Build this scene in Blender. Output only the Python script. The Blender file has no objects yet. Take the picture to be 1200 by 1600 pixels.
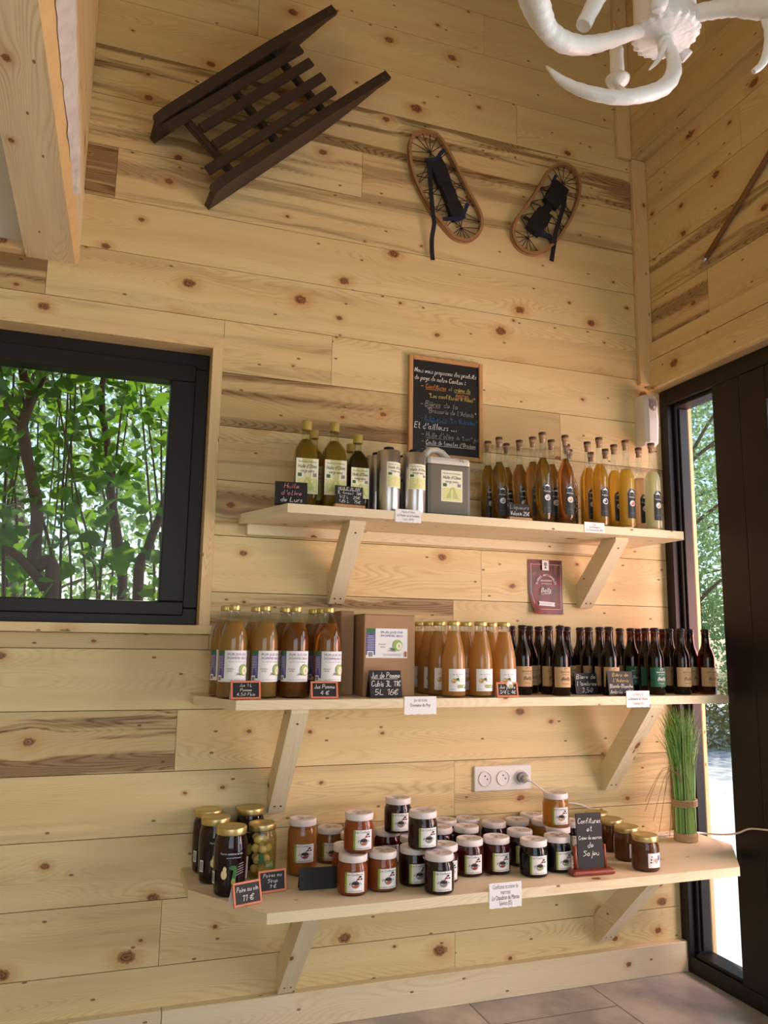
import bpy, bmesh, math, random
from mathutils import Vector, Matrix
random.seed(7)
S = bpy.context.scene
COL = S.collection
R_ = math.radians

# ------------------------------------------------------------------ camera
F_PX, YAW, PIT, ROL = 1233.26, R_(19.188), R_(9.189), R_(0.889)
CAM = Vector((0.0, -2.6, 1.1804))
fwd = Vector((math.sin(YAW)*math.cos(PIT), math.cos(YAW)*math.cos(PIT), math.sin(PIT)))
_rt = Vector((math.cos(YAW), -math.sin(YAW), 0)); _up = _rt.cross(fwd)
rt = math.cos(ROL)*_rt + math.sin(ROL)*_up
up = -math.sin(ROL)*_rt + math.cos(ROL)*_up
cd = bpy.data.cameras.new('camera'); cam = bpy.data.objects.new('camera', cd); COL.objects.link(cam)
cd.sensor_fit = 'HORIZONTAL'; cd.sensor_width = 36; cd.lens = F_PX*36/1200; cd.clip_start = .02; cd.clip_end = 200
m = Matrix.Identity(4)
for i in range(3): m[i][0], m[i][1], m[i][2], m[i][3] = rt[i], up[i], -fwd[i], CAM[i]
cam.matrix_world = m; S.camera = cam

# ------------------------------------------------------------------ light
S.view_settings.view_transform = 'Standard'; S.view_settings.look = 'None'
S.view_settings.gamma = 1; S.view_settings.exposure = -0.12
S.cycles.max_bounces = 10; S.cycles.diffuse_bounces = 4; S.cycles.glossy_bounces = 4
S.cycles.transmission_bounces = 8; S.cycles.transparent_max_bounces = 24
S.cycles.sample_clamp_indirect = 4; S.cycles.caustics_reflective = False
S.cycles.use_denoising = True
w = bpy.data.worlds.new('world'); S.world = w; w.use_nodes = True
nt = w.node_tree; nt.nodes.clear()
sky = nt.nodes.new('ShaderNodeTexSky'); sky.sky_type = 'NISHITA'; sky.sun_disc = False
sky.sun_elevation = R_(50); sky.sun_rotation = R_(12); sky.altitude = 900; sky.dust_density = 1.5
bg = nt.nodes.new('ShaderNodeBackground'); bg.inputs[1].default_value = 0.22
wo = nt.nodes.new('ShaderNodeOutputWorld')
nt.links.new(sky.outputs[0], bg.inputs[0]); nt.links.new(bg.outputs[0], wo.inputs[0])
def sun(name, energy, d, color):
    l = bpy.data.lights.new(name, 'SUN'); l.energy = energy; l.angle = R_(1.0); l.color = color
    o = bpy.data.objects.new(name, l); COL.objects.link(o); o.location = (3, 6, 8)
    o.rotation_euler = Vector(d).to_track_quat('-Z', 'Y').to_euler()
def area(name, loc, d, sx, sy, power, color):
    l = bpy.data.lights.new(name, 'AREA'); l.shape = 'RECTANGLE'; l.size = sx; l.size_y = sy
    l.energy = power; l.color = color
    o = bpy.data.objects.new(name, l); COL.objects.link(o); o.location = loc
    o.rotation_euler = Vector(d).to_track_quat('-Z', 'Z').to_euler()
sun('sun', 6.0, (-.25, -.75, -.95), (1, .95, .86))
area('daylight_glass_doors', (2.9, -2.3, 1.25), (-1, .16, .04), 2.4, 2.0, 84, (.95, .98, 1))
area('red_bounce_near_door', (2.75, -.85, 1.2), (-1, .25, .15), .8, 1.7, 60, (1, .42, .33))  # added pink lamp standing in for bounce off something red outdoors
area('sky_over_door', (3.1, -.75, 2.5), (-.95, .12, -1.5), 1.4, 1.0, 46, (.72, .86, 1))
area('daylight_rear_opening', (-.3, -5.35, 1.6), (0, 1, .1), 3.0, 2.2, 40, (.95, .98, 1))

# ------------------------------------------------------------------ pixel -> point on a known plane
def at(px, py, x=None, y=None, z=None, t=None):
    d = fwd + (px-600)/F_PX*rt - (py-800)/F_PX*up
    if y is not None: t = (y-CAM.y)/d.y
    elif z is not None: t = (z-CAM.z)/d.z
    elif x is not None: t = (x-CAM.x)/d.x
    return CAM + t*d

# ------------------------------------------------------------------ materials
def srgb(r, g, b):
    f = lambda c: (c/255/12.92) if c/255 <= .04045 else ((c/255+.055)/1.055)**2.4
    return (f(r), f(g), f(b), 1)
MATS = {}
def new_mat(name):
    mt = bpy.data.materials.new(name); mt.use_nodes = True; mt.node_tree.nodes.clear()
    MATS[name] = mt
    N = mt.node_tree.nodes; L = mt.node_tree.links
    out = N.new('ShaderNodeOutputMaterial')
    return mt, N, L, out
def plain(name, col, rough=.5, metal=0, noise=0.0, scale=40, bump=0, spec=.5, coat=0):
    mt, N, L, out = new_mat(name)
    b = N.new('ShaderNodeBsdfPrincipled'); L.new(b.outputs[0], out.inputs[0])
    b.inputs['Base Color'].default_value = col; b.inputs['Roughness'].default_value = rough
    b.inputs['Metallic'].default_value = metal; b.inputs['Specular IOR Level'].default_value = spec
    b.inputs['Coat Weight'].default_value = coat
    if noise or bump:
        tc = N.new('ShaderNodeTexCoord'); n = N.new('ShaderNodeTexNoise'); n.inputs['Scale'].default_value = scale
        n.inputs['Detail'].default_value = 5; L.new(tc.outputs['Object'], n.inputs['Vector'])
        if noise:
            mx = N.new('ShaderNodeMix'); mx.data_type = 'RGBA'
            mx.inputs[6].default_value = tuple(c*(1-noise) for c in col[:3])+(1,)
            mx.inputs[7].default_value = tuple(min(1, c*(1+noise)) for c in col[:3])+(1,)
            L.new(n.outputs['Fac'], mx.inputs[0]); L.new(mx.outputs[2], b.inputs['Base Color'])
        if bump:
            bp = N.new('ShaderNodeBump'); bp.inputs['Strength'].default_value = bump; bp.inputs['Distance'].default_value = .01
            L.new(n.outputs['Fac'], bp.inputs['Height']); L.new(bp.outputs[0], b.inputs['Normal'])
    return mt
def wood(name, light, dark, streak, knot=.55, lat=.35, rough=.45, knot_r=1.0, ring=70, amp=5.0):
    """pine: growth rings from a stretched field, knots that push the grain aside; UV runs along the grain in metres"""
    mt, N, L, out = new_mat(name)
    b = N.new('ShaderNodeBsdfPrincipled'); L.new(b.outputs[0], out.inputs[0]); b.inputs['Roughness'].default_value = rough
    b.inputs['Specular IOR Level'].default_value = .35
    uv = N.new('ShaderNodeUVMap'); uv.uv_map = 'UVMap'
    def math_(op, a, c=None, clamp=False):
        n = N.new('ShaderNodeMath'); n.operation = op; n.use_clamp = clamp
        for i, v in enumerate((a, c)):
            if v is None: continue
            if isinstance(v, (int, float)): n.inputs[i].default_value = v
            else: L.new(v, n.inputs[i])
        return n.outputs[0]
    def vmath(op, a, c):
        n = N.new('ShaderNodeVectorMath'); n.operation = op
        for i, v in enumerate((a, c)):
            if isinstance(v, tuple): n.inputs[i].default_value = v
            else: L.new(v, n.inputs[i])
        return n
    def noise(vec, scale, detail=3, rough=.5):
        n = N.new('ShaderNodeTexNoise'); n.noise_dimensions = '2D'; n.inputs['Scale'].default_value = scale
        n.inputs['Detail'].default_value = detail; n.inputs['Roughness'].default_value = rough; L.new(vec, n.inputs['Vector']); return n.outputs['Fac']
    def mapr(v, a, c, d=0., e=1.):
        n = N.new('ShaderNodeMapRange'); n.interpolation_type = 'SMOOTHSTEP'
        L.new(v, n.inputs[0]); n.inputs[1].default_value = a; n.inputs[2].default_value = c; n.inputs[3].default_value = d; n.inputs[4].default_value = e
        return n.outputs[0]
    def mix(f, a, c):
        n = N.new('ShaderNodeMix'); n.data_type = 'RGBA'
        if isinstance(f, float): n.inputs[0].default_value = f
        else: L.new(f, n.inputs[0])
        for i, v in ((6, a), (7, c)):
            if isinstance(v, tuple): n.inputs[i].default_value = v
            else: L.new(v, n.inputs[i])
        return n.outputs[2]
    sc = (3.0, 7.4, 1)
    vs = vmath('MULTIPLY', uv.outputs[0], sc).outputs[0]
    vo = N.new('ShaderNodeTexVoronoi'); vo.voronoi_dimensions = '2D'; vo.inputs['Scale'].default_value = 1; L.new(vs, vo.inputs['Vector'])
    dl = vmath('DIVIDE', vmath('SUBTRACT', vs, vo.outputs['Position']).outputs[0], sc).outputs[0]
    sep = N.new('ShaderNodeSeparateXYZ'); L.new(dl, sep.inputs[0])
    dist = N.new('ShaderNodeVectorMath'); dist.operation = 'LENGTH'
    wob = vmath('MULTIPLY', dl, (.8, 1.15, 0)).outputs[0]; L.new(wob, dist.inputs[0]); d = dist.outputs['Value']
    cs = N.new('ShaderNodeSeparateColor'); L.new(vo.outputs['Color'], cs.inputs[0])
    have = math_('GREATER_THAN', cs.outputs[0], 1-knot)
    r = math_('MULTIPLY', math_('ADD', math_('MULTIPLY', math_('POWER', cs.outputs[1], 2.2), .014), .0035), knot_r)
    rel = math_('DIVIDE', d, r)
    rel = math_('ADD', rel, math_('MULTIPLY', math_('SUBTRACT', noise(uv.outputs[0], 90, 2), .5), .7))
    kmask = math_('MULTIPLY', mapr(rel, 1.15, .75), have)
    khalo = math_('MULTIPLY', mapr(rel, 3.2, .9), have)
    push = math_('MULTIPLY', math_('MULTIPLY', mapr(rel, 6.0, .3), have), .75)
    v2 = math_('SUBTRACT', 0.0, math_('MULTIPLY', sep.outputs[1], push))
    sh = N.new('ShaderNodeCombineXYZ'); L.new(v2, sh.inputs[1])
    wuv = vmath('ADD', uv.outputs[0], sh.outputs[0]).outputs[0]
    f1 = noise(vmath('MULTIPLY', wuv, (.55, 5.0, 0)).outputs[0], 1, 2, .45)
    sp = N.new('ShaderNodeSeparateXYZ'); L.new(wuv, sp.inputs[0])
    fine = noise(vmath('MULTIPLY', wuv, (5, 260, 0)).outputs[0], 1, 3)
    fld = math_('ADD', math_('MULTIPLY', sp.outputs[1], ring), math_('MULTIPLY', f1, ring*amp*.05*4))
    fld = math_('ADD', fld, math_('MULTIPLY', fine, .35))
    s_ = math_('POWER', math_('ADD', math_('MULTIPLY', math_('SINE', math_('MULTIPLY', fld, 6.2832)), .5), .5), 2.5)
    str_var = noise(vmath('MULTIPLY', wuv, (.9, 7, 0)).outputs[0], 1.3, 2)
    late = math_('MULTIPLY', math_('MULTIPLY', s_, mapr(str_var, .32, .7)), lat)
    at_ = N.new('ShaderNodeAttribute'); at_.attribute_name = 'tone'
    ac = N.new('ShaderNodeSeparateColor'); L.new(at_.outputs['Color'], ac.inputs[0])
    # broad tone drift and the plank's own tone
    drift = noise(vmath('MULTIPLY', wuv, (.8, 9, 0)).outputs[0], 1, 3)
    c = mix(mapr(drift, .3, .75), light, tuple(l*.72+k*.28 for l, k in zip(light, dark)))
    c = mix(late, c, dark)
    c = mix(math_('MULTIPLY', ac.outputs[0], .55), c, tuple(l*.45+k*.55 for l, k in zip(dark, streak)))
    hs = noise(vmath('MULTIPLY', wuv, (.7, 17, 0)).outputs[0], 1, 4, .55)
    hm = math_('MULTIPLY', mapr(hs, .46, .66), ac.outputs[1], True)
    c = mix(math_('MULTIPLY', math_('MULTIPLY', hm, .95), math_('ADD', math_('MULTIPLY', s_, .3), .7)), c, streak)
    c = mix(math_('MULTIPLY', mapr(fine, .35, .75), .13), c, dark)
    c = mix(math_('MULTIPLY', khalo, .5), c, tuple(a_*q_ for a_, q_ in zip(dark, (1.0, .82, .72, 1))))
    kc = mix(mapr(math_('FRACT', math_('MULTIPLY', rel, 2.3)), .2, .9), (.15, .062, .022, 1), (.36, .17, .065, 1))
    c = mix(kmask, c, kc)
    # small dark pin knots
    vp = N.new('ShaderNodeTexVoronoi'); vp.voronoi_dimensions = '2D'; vp.inputs['Scale'].default_value = 1
    L.new(vmath('MULTIPLY', uv.outputs[0], (5.5, 11, 1)).outputs[0], vp.inputs['Vector'])
    pc = N.new('ShaderNodeSeparateColor'); L.new(vp.outputs['Color'], pc.inputs[0])
    pm = math_('MULTIPLY', mapr(vp.outputs['Distance'], .045, .028), math_('GREATER_THAN', pc.outputs[0], .5))
    c = mix(math_('MULTIPLY', pm, .8), c, (.12, .055, .02, 1))
    L.new(c, b.inputs['Base Color'])
    bp = N.new('ShaderNodeBump'); bp.inputs['Strength'].default_value = .12; bp.inputs['Distance'].default_value = .002
    L.new(fine, bp.inputs['Height']); L.new(bp.outputs[0], b.inputs['Normal'])
    return mt
PINE = wood('pine_boards', srgb(234, 215, 162), srgb(198, 158, 98), srgb(112, 76, 44), amp=5, knot=.8, knot_r=1.25, lat=.42)
PINE_T = wood('pine_trim', srgb(232, 208, 158), srgb(200, 158, 102), srgb(150, 92, 52), lat=.5, ring=110, knot=.3)
SHELF_W = wood('planed_spruce', srgb(234, 222, 188), srgb(208, 182, 138), srgb(150, 105, 70), knot=.4, lat=.4, rough=.6)
BEAM_W = wood('rough_spruce', srgb(236, 220, 182), srgb(186, 156, 112), srgb(140, 95, 60), knot=.6, lat=.75, rough=.7, knot_r=1.3, ring=55)
DARKW = wood('old_dark_wood', srgb(66, 52, 42), srgb(40, 30, 24), srgb(24, 17, 14), knot=.1, lat=.6, rough=.5)
ASH = wood('bent_ash', srgb(172, 132, 92), srgb(128, 94, 62), srgb(80, 50, 34), knot=.05, lat=.5, rough=.5)
POLEW = wood('stick_wood', srgb(140, 100, 66), srgb(95, 64, 40), srgb(70, 46, 30), knot=.1)
FRAMEW = wood('board_frame_wood', srgb(205, 160, 108), srgb(160, 112, 70), srgb(120, 80, 50), knot=.05, lat=.5)
SIGNW = plain('orange_stained_wood', srgb(216, 128, 92), .5, noise=.15, scale=60)
REDW = plain('red_brown_wood', srgb(130, 56, 38), .35, noise=.2, scale=30)
BACKING = plain('dark_gap', srgb(70, 45, 25), .9)
WHITE_CEIL = plain('white_plaster', srgb(225, 226, 226), .8, noise=.02)
BLACK_AL = plain('black_aluminium', srgb(27, 22, 22), .42, noise=.08, scale=200, spec=.3)
RUBBER = plain('black_rubber', srgb(20, 20, 20), .6)
SLATE = plain('chalkboard_black', srgb(15, 15, 17), .6, noise=.12, scale=25)
CHALK = plain('white_chalk', srgb(235, 235, 230), .9)
CHALK_G = plain('grey_chalk', srgb(165, 160, 155), .9)
CHALK_O = plain('orange_chalk', srgb(226, 150, 66), .9)
CHALK_Y = plain('yellow_chalk', srgb(214, 190, 100), .9)
CHALK_B = plain('blue_chalk', srgb(58, 120, 165), .9)
CHALK_P = plain('pink_chalk', srgb(225, 150, 145), .9)
PAPER = plain('white_paper', srgb(236, 236, 236), .7)
INK = plain('black_ink', srgb(40, 38, 40), .7)
INK_G = plain('grey_ink', srgb(120, 118, 122), .7)
INK_BLUE = plain('blue_violet_ink', srgb(88, 88, 148), .6)
INK_GREEN = plain('green_ink', srgb(60, 110, 62), .6)
LIME = plain('lime_green_ink', srgb(140, 165, 70), .6)
APPLE = plain('apple_green_print', srgb(150, 180, 90), .6, noise=.3, scale=150)
PEAR_INK = plain('pear_orange_print', srgb(205, 160, 90), .6, noise=.25, scale=150)
CREAM = plain('cream_label', srgb(234, 234, 206), .6)
OLIVE_PALE = plain('pale_green_print', srgb(190, 200, 122), .6, noise=.2, scale=180)
OLIVE_PR = plain('olive_tree_print', srgb(222, 222, 156), .6, noise=.3, scale=180)
KRAFT = plain('kraft_label', srgb(196, 164, 122), .8, noise=.06, scale=80)
GREEN_LB = plain('green_label', srgb(30, 96, 72), .6)
BLK_LB = plain('black_label', srgb(36, 35, 35), .45)
BRICK_INK = plain('brick_red_ink', srgb(190, 92, 62), .6)
RED_INK = plain('red_ink', srgb(150, 50, 45), .6)
GOLD = plain('gold_lid', srgb(208, 188, 128), .34, .85)
GOLD_CAP = plain('gold_cap', srgb(200, 178, 108), .34, .75)
OAK_CAP = plain('olive_cap', srgb(176, 150, 72), .4, noise=.1)
WHITE_LID = plain('white_lid', srgb(228, 220, 218), .35, noise=.03, scale=60)
LID_PRINT = plain('faint_lid_print', srgb(176, 158, 150), .4)
CROWN = plain('crown_cap', srgb(40, 38, 46), .35, .5)
CORK = plain('cork', srgb(178, 140, 106), .8, noise=.25, scale=200)
CORK_D = plain('dark_cork_top', srgb(86, 62, 50), .6)
STEEL = plain('brushed_steel', srgb(190, 188, 186), .3, .95, noise=.05, scale=300)
SCREW = plain('screw_steel', srgb(90, 82, 74), .4, .8)
WHITE_PL = plain('white_plastic', srgb(226, 223, 218), .35)
GREY_PL = plain('grey_plastic', srgb(140, 138, 136), .4)
CARD = plain('brown_cardboard', srgb(170, 134, 98), .85, noise=.06, scale=30)
WEB = plain('black_webbing', srgb(22, 22, 30), .75, noise=.2, scale=300)
NAVY = plain('navy_webbing', srgb(34, 38, 70), .75)
CORD = plain('dark_cord', srgb(38, 26, 24), .7)
PLASTER_A = plain('white_resin', srgb(236, 235, 232), .38, noise=.03, scale=50, bump=.25)
JUTE = plain('jute_rope', srgb(198, 174, 134), .9, noise=.3, scale=400, bump=.5)
GRASS_PL = plain('green_blades', srgb(132, 182, 88), .45, noise=.15, scale=120)
GRASS_PD = plain('dark_green_blades', srgb(88, 140, 58), .45, noise=.2, scale=120)
GRASS_PP = plain('pale_green_blades', srgb(184, 214, 138), .45, noise=.15, scale=120)
GRASS_DRY = plain('dry_blades', srgb(128, 98, 62), .6)
BARK_W = plain('pale_bark', srgb(214, 208, 200), .9, noise=.25, scale=25, bump=.8)
SAP = plain('sapwood', srgb(222, 188, 128), .7, noise=.15, scale=18, bump=.3)
STEM = plain('shrub_bark', srgb(120, 98, 80), .85, noise=.35, scale=25, bump=.4)
GRAVEL = plain('white_gravel', srgb(215, 213, 210), .9, noise=.5, scale=11, bump=1)
DRYGRASS = plain('dry_grass_ground', srgb(130, 122, 82), .95, noise=.4, scale=3)
def leaf_mat(name, col, trans):
    mt, N, L, out = new_mat(name)
    d = N.new('ShaderNodeBsdfPrincipled'); d.inputs['Base Color'].default_value = col; d.inputs['Roughness'].default_value = .4
    t = N.new('ShaderNodeBsdfTranslucent'); t.inputs[0].default_value = trans
    tc = N.new('ShaderNodeTexCoord'); n = N.new('ShaderNodeTexNoise'); n.inputs['Scale'].default_value = 3; L.new(tc.outputs['Object'], n.inputs['Vector'])
    hs = N.new('ShaderNodeHueSaturation'); hs.inputs['Color'].default_value = col
    mr = N.new('ShaderNodeMapRange'); L.new(n.outputs['Fac'], mr.inputs[0]); mr.inputs[1].default_value = .3; mr.inputs[2].default_value = .7
    mr.inputs[3].default_value = .7; mr.inputs[4].default_value = 1.3
    L.new(mr.outputs[0], hs.inputs['Value']); L.new(hs.outputs[0], d.inputs['Base Color'])
    mx = N.new('ShaderNodeMixShader'); mx.inputs[0].default_value = .4
    L.new(d.outputs[0], mx.inputs[1]); L.new(t.outputs[0], mx.inputs[2]); L.new(mx.outputs[0], out.inputs[0])
    return mt
LEAF_A = leaf_mat('broad_leaf', srgb(58, 96, 48), srgb(140, 186, 52))
LEAF_B = leaf_mat('tree_leaf', srgb(150, 178, 132), srgb(180, 205, 130))
LEAF_C = leaf_mat('brush_leaf', srgb(140, 132, 88), srgb(150, 150, 80))
def thin_glass(name, tint, gloss=1.0, rough=.02):
    mt, N, L, out = new_mat(name)
    t = N.new('ShaderNodeBsdfTransparent'); t.inputs[0].default_value = tint
    g = N.new('ShaderNodeBsdfGlossy'); g.inputs['Roughness'].default_value = rough
    lw = N.new('ShaderNodeLayerWeight'); lw.inputs[0].default_value = .5
    pw = N.new('ShaderNodeMath'); pw.operation = 'POWER'; pw.inputs[1].default_value = 4.0; L.new(lw.outputs['Facing'], pw.inputs[0])
    ml = N.new('ShaderNodeMath'); ml.operation = 'MULTIPLY_ADD'; ml.inputs[1].default_value = .8*gloss; ml.inputs[2].default_value = .045*gloss; L.new(pw.outputs[0], ml.inputs[0])
    mx = N.new('ShaderNodeMixShader'); L.new(ml.outputs[0], mx.inputs[0]); L.new(t.outputs[0], mx.inputs[1]); L.new(g.outputs[0], mx.inputs[2])
    L.new(mx.outputs[0], out.inputs[0]); return mt
PANE = thin_glass('window_pane', (.97, .985, .98, 1), .12, .0)
GLASS = thin_glass('clear_bottle_glass', (.93, .95, .93, 1))
BROWN_GL = thin_glass('brown_bottle_glass', (.24, .105, .036, 1))
OLIVE_GL = thin_glass('olive_bottle_glass', (.86, .86, .70, 1))
def liquid(name, col, clear=.6, rough=.05):
    """clear share passes light straight through the drink, the rest is cloudiness"""
    mt, N, L, out = new_mat(name)
    p = N.new('ShaderNodeBsdfPrincipled'); p.inputs['Base Color'].default_value = col; p.inputs['Transmission Weight'].default_value = 1
    p.inputs['IOR'].default_value = 1.33; p.inputs['Roughness'].default_value = rough
    d = N.new('ShaderNodeBsdfDiffuse'); d.inputs[0].default_value = col
    t = N.new('ShaderNodeBsdfTranslucent'); t.inputs[0].default_value = col
    m1 = N.new('ShaderNodeMixShader'); m1.inputs[0].default_value = .5; L.new(d.outputs[0], m1.inputs[1]); L.new(t.outputs[0], m1.inputs[2])
    m2 = N.new('ShaderNodeMixShader'); m2.inputs[0].default_value = clear; L.new(m1.outputs[0], m2.inputs[1]); L.new(p.outputs[0], m2.inputs[2])
    L.new(m2.outputs[0], out.inputs[0]); return mt
LIQ = {
 'olive': liquid('olive_oil', srgb(196, 168, 76), .55), 'olive_dark': liquid('dark_olive_oil', srgb(92, 78, 40), .5),
 'l_olive': liquid('olive_liqueur', srgb(206, 172, 84), .85), 'l_amber': liquid('amber_liqueur', srgb(226, 160, 84), .85),
 'l_brown': liquid('brown_liqueur', srgb(196, 150, 90), .85),
 'l_gold': liquid('golden_liqueur', srgb(255, 210, 96), .7), 'l_yellow': liquid('yellow_liqueur', srgb(250, 214, 98), .35),
 'l_peach': liquid('peach_liqueur', srgb(250, 224, 186), .35), 'l_pale': liquid('pale_green_liqueur', srgb(244, 243, 200), .3),
 'apple': liquid('cloudy_apple_juice', srgb(214, 170, 92), .35), 'apple_d': liquid('clear_apple_juice', srgb(204, 138, 62), .7),
 'pear': liquid('pear_juice', srgb(232, 182, 106), .3), 'beer': liquid('beer', srgb(128, 62, 24), .7),
 'j_orange': liquid('orange_jam', srgb(190, 104, 54), .15, .2), 'j_red': liquid('red_jam', srgb(100, 32, 30), .15, .2),
 'j_dark': liquid('dark_jam', srgb(58, 28, 30), .1, .2), 'j_black': liquid('blackcurrant_jam', srgb(30, 24, 30), .05, .2),
 'j_amber': liquid('amber_jam', srgb(206, 146, 78), .2, .2), 'j_gold': liquid('golden_jam', srgb(214, 156, 56), .25, .2),
 'chestnut': liquid('chestnut_cream', srgb(126, 78, 48), .05, .3), 'wine': liquid('red_wine_syrup', srgb(50, 16, 28), .2, .1),
 'syrup': thin_glass('pale_syrup', (.94, .88, .66, 1), .3), 'can_oil': plain('oil_behind_plastic', srgb(112, 107, 92), .35),
}
PEARFLESH = plain('pear_flesh', srgb(244, 226, 168), .5, noise=.1)
CAN_WH = plain('milky_plastic', srgb(206, 204, 194), .4)
def floor_mat():
    mt, N, L, out = new_mat('slate_tiles')
    b = N.new('ShaderNodeBsdfPrincipled'); L.new(b.outputs[0], out.inputs[0]); b.inputs['Roughness'].default_value = .3
    tc = N.new('ShaderNodeTexCoord'); mp = N.new('ShaderNodeMapping'); L.new(tc.outputs['Object'], mp.inputs[0])
    mp.inputs['Rotation'].default_value = (0, 0, R_(90)); mp.inputs['Location'].default_value = (.74, .173, 0)
    br = N.new('ShaderNodeTexBrick'); L.new(mp.outputs[0], br.inputs[0]); br.inputs['Scale'].default_value = 1
    br.inputs['Mortar Size'].default_value = .003; br.inputs['Brick Width'].default_value = .93; br.inputs['Row Height'].default_value = .464; br.offset = 0.5
    br.inputs['Color1'].default_value = srgb(190, 187, 184); br.inputs['Color2'].default_value = srgb(222, 214, 204); br.inputs['Mortar'].default_value = srgb(120, 112, 106)
    n = N.new('ShaderNodeTexNoise'); n.inputs['Scale'].default_value = 5; n.inputs['Detail'].default_value = 8; n.inputs['Roughness'].default_value = .6; L.new(tc.outputs['Object'], n.inputs[0])
    cr = N.new('ShaderNodeValToRGB'); L.new(n.outputs[0], cr.inputs[0])
    cr.color_ramp.elements[0].position = .38; cr.color_ramp.elements[0].color = srgb(172, 174, 182)
    cr.color_ramp.elements[1].position = .64; cr.color_ramp.elements[1].color = (1, .94, .86, 1)
    mx = N.new('ShaderNodeMix'); mx.data_type = 'RGBA'; mx.blend_type = 'MULTIPLY'; mx.inputs[0].default_value = .8
    L.new(br.outputs[0], mx.inputs[6]); L.new(cr.outputs[0], mx.inputs[7]); L.new(mx.outputs[2], b.inputs['Base Color'])
    bp = N.new('ShaderNodeBump'); bp.inputs['Strength'].default_value = .9; bp.inputs['Distance'].default_value = .010
    L.new(n.outputs[0], bp.inputs['Height']); L.new(bp.outputs[0], b.inputs['Normal']); return mt
TILES = floor_mat()

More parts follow.
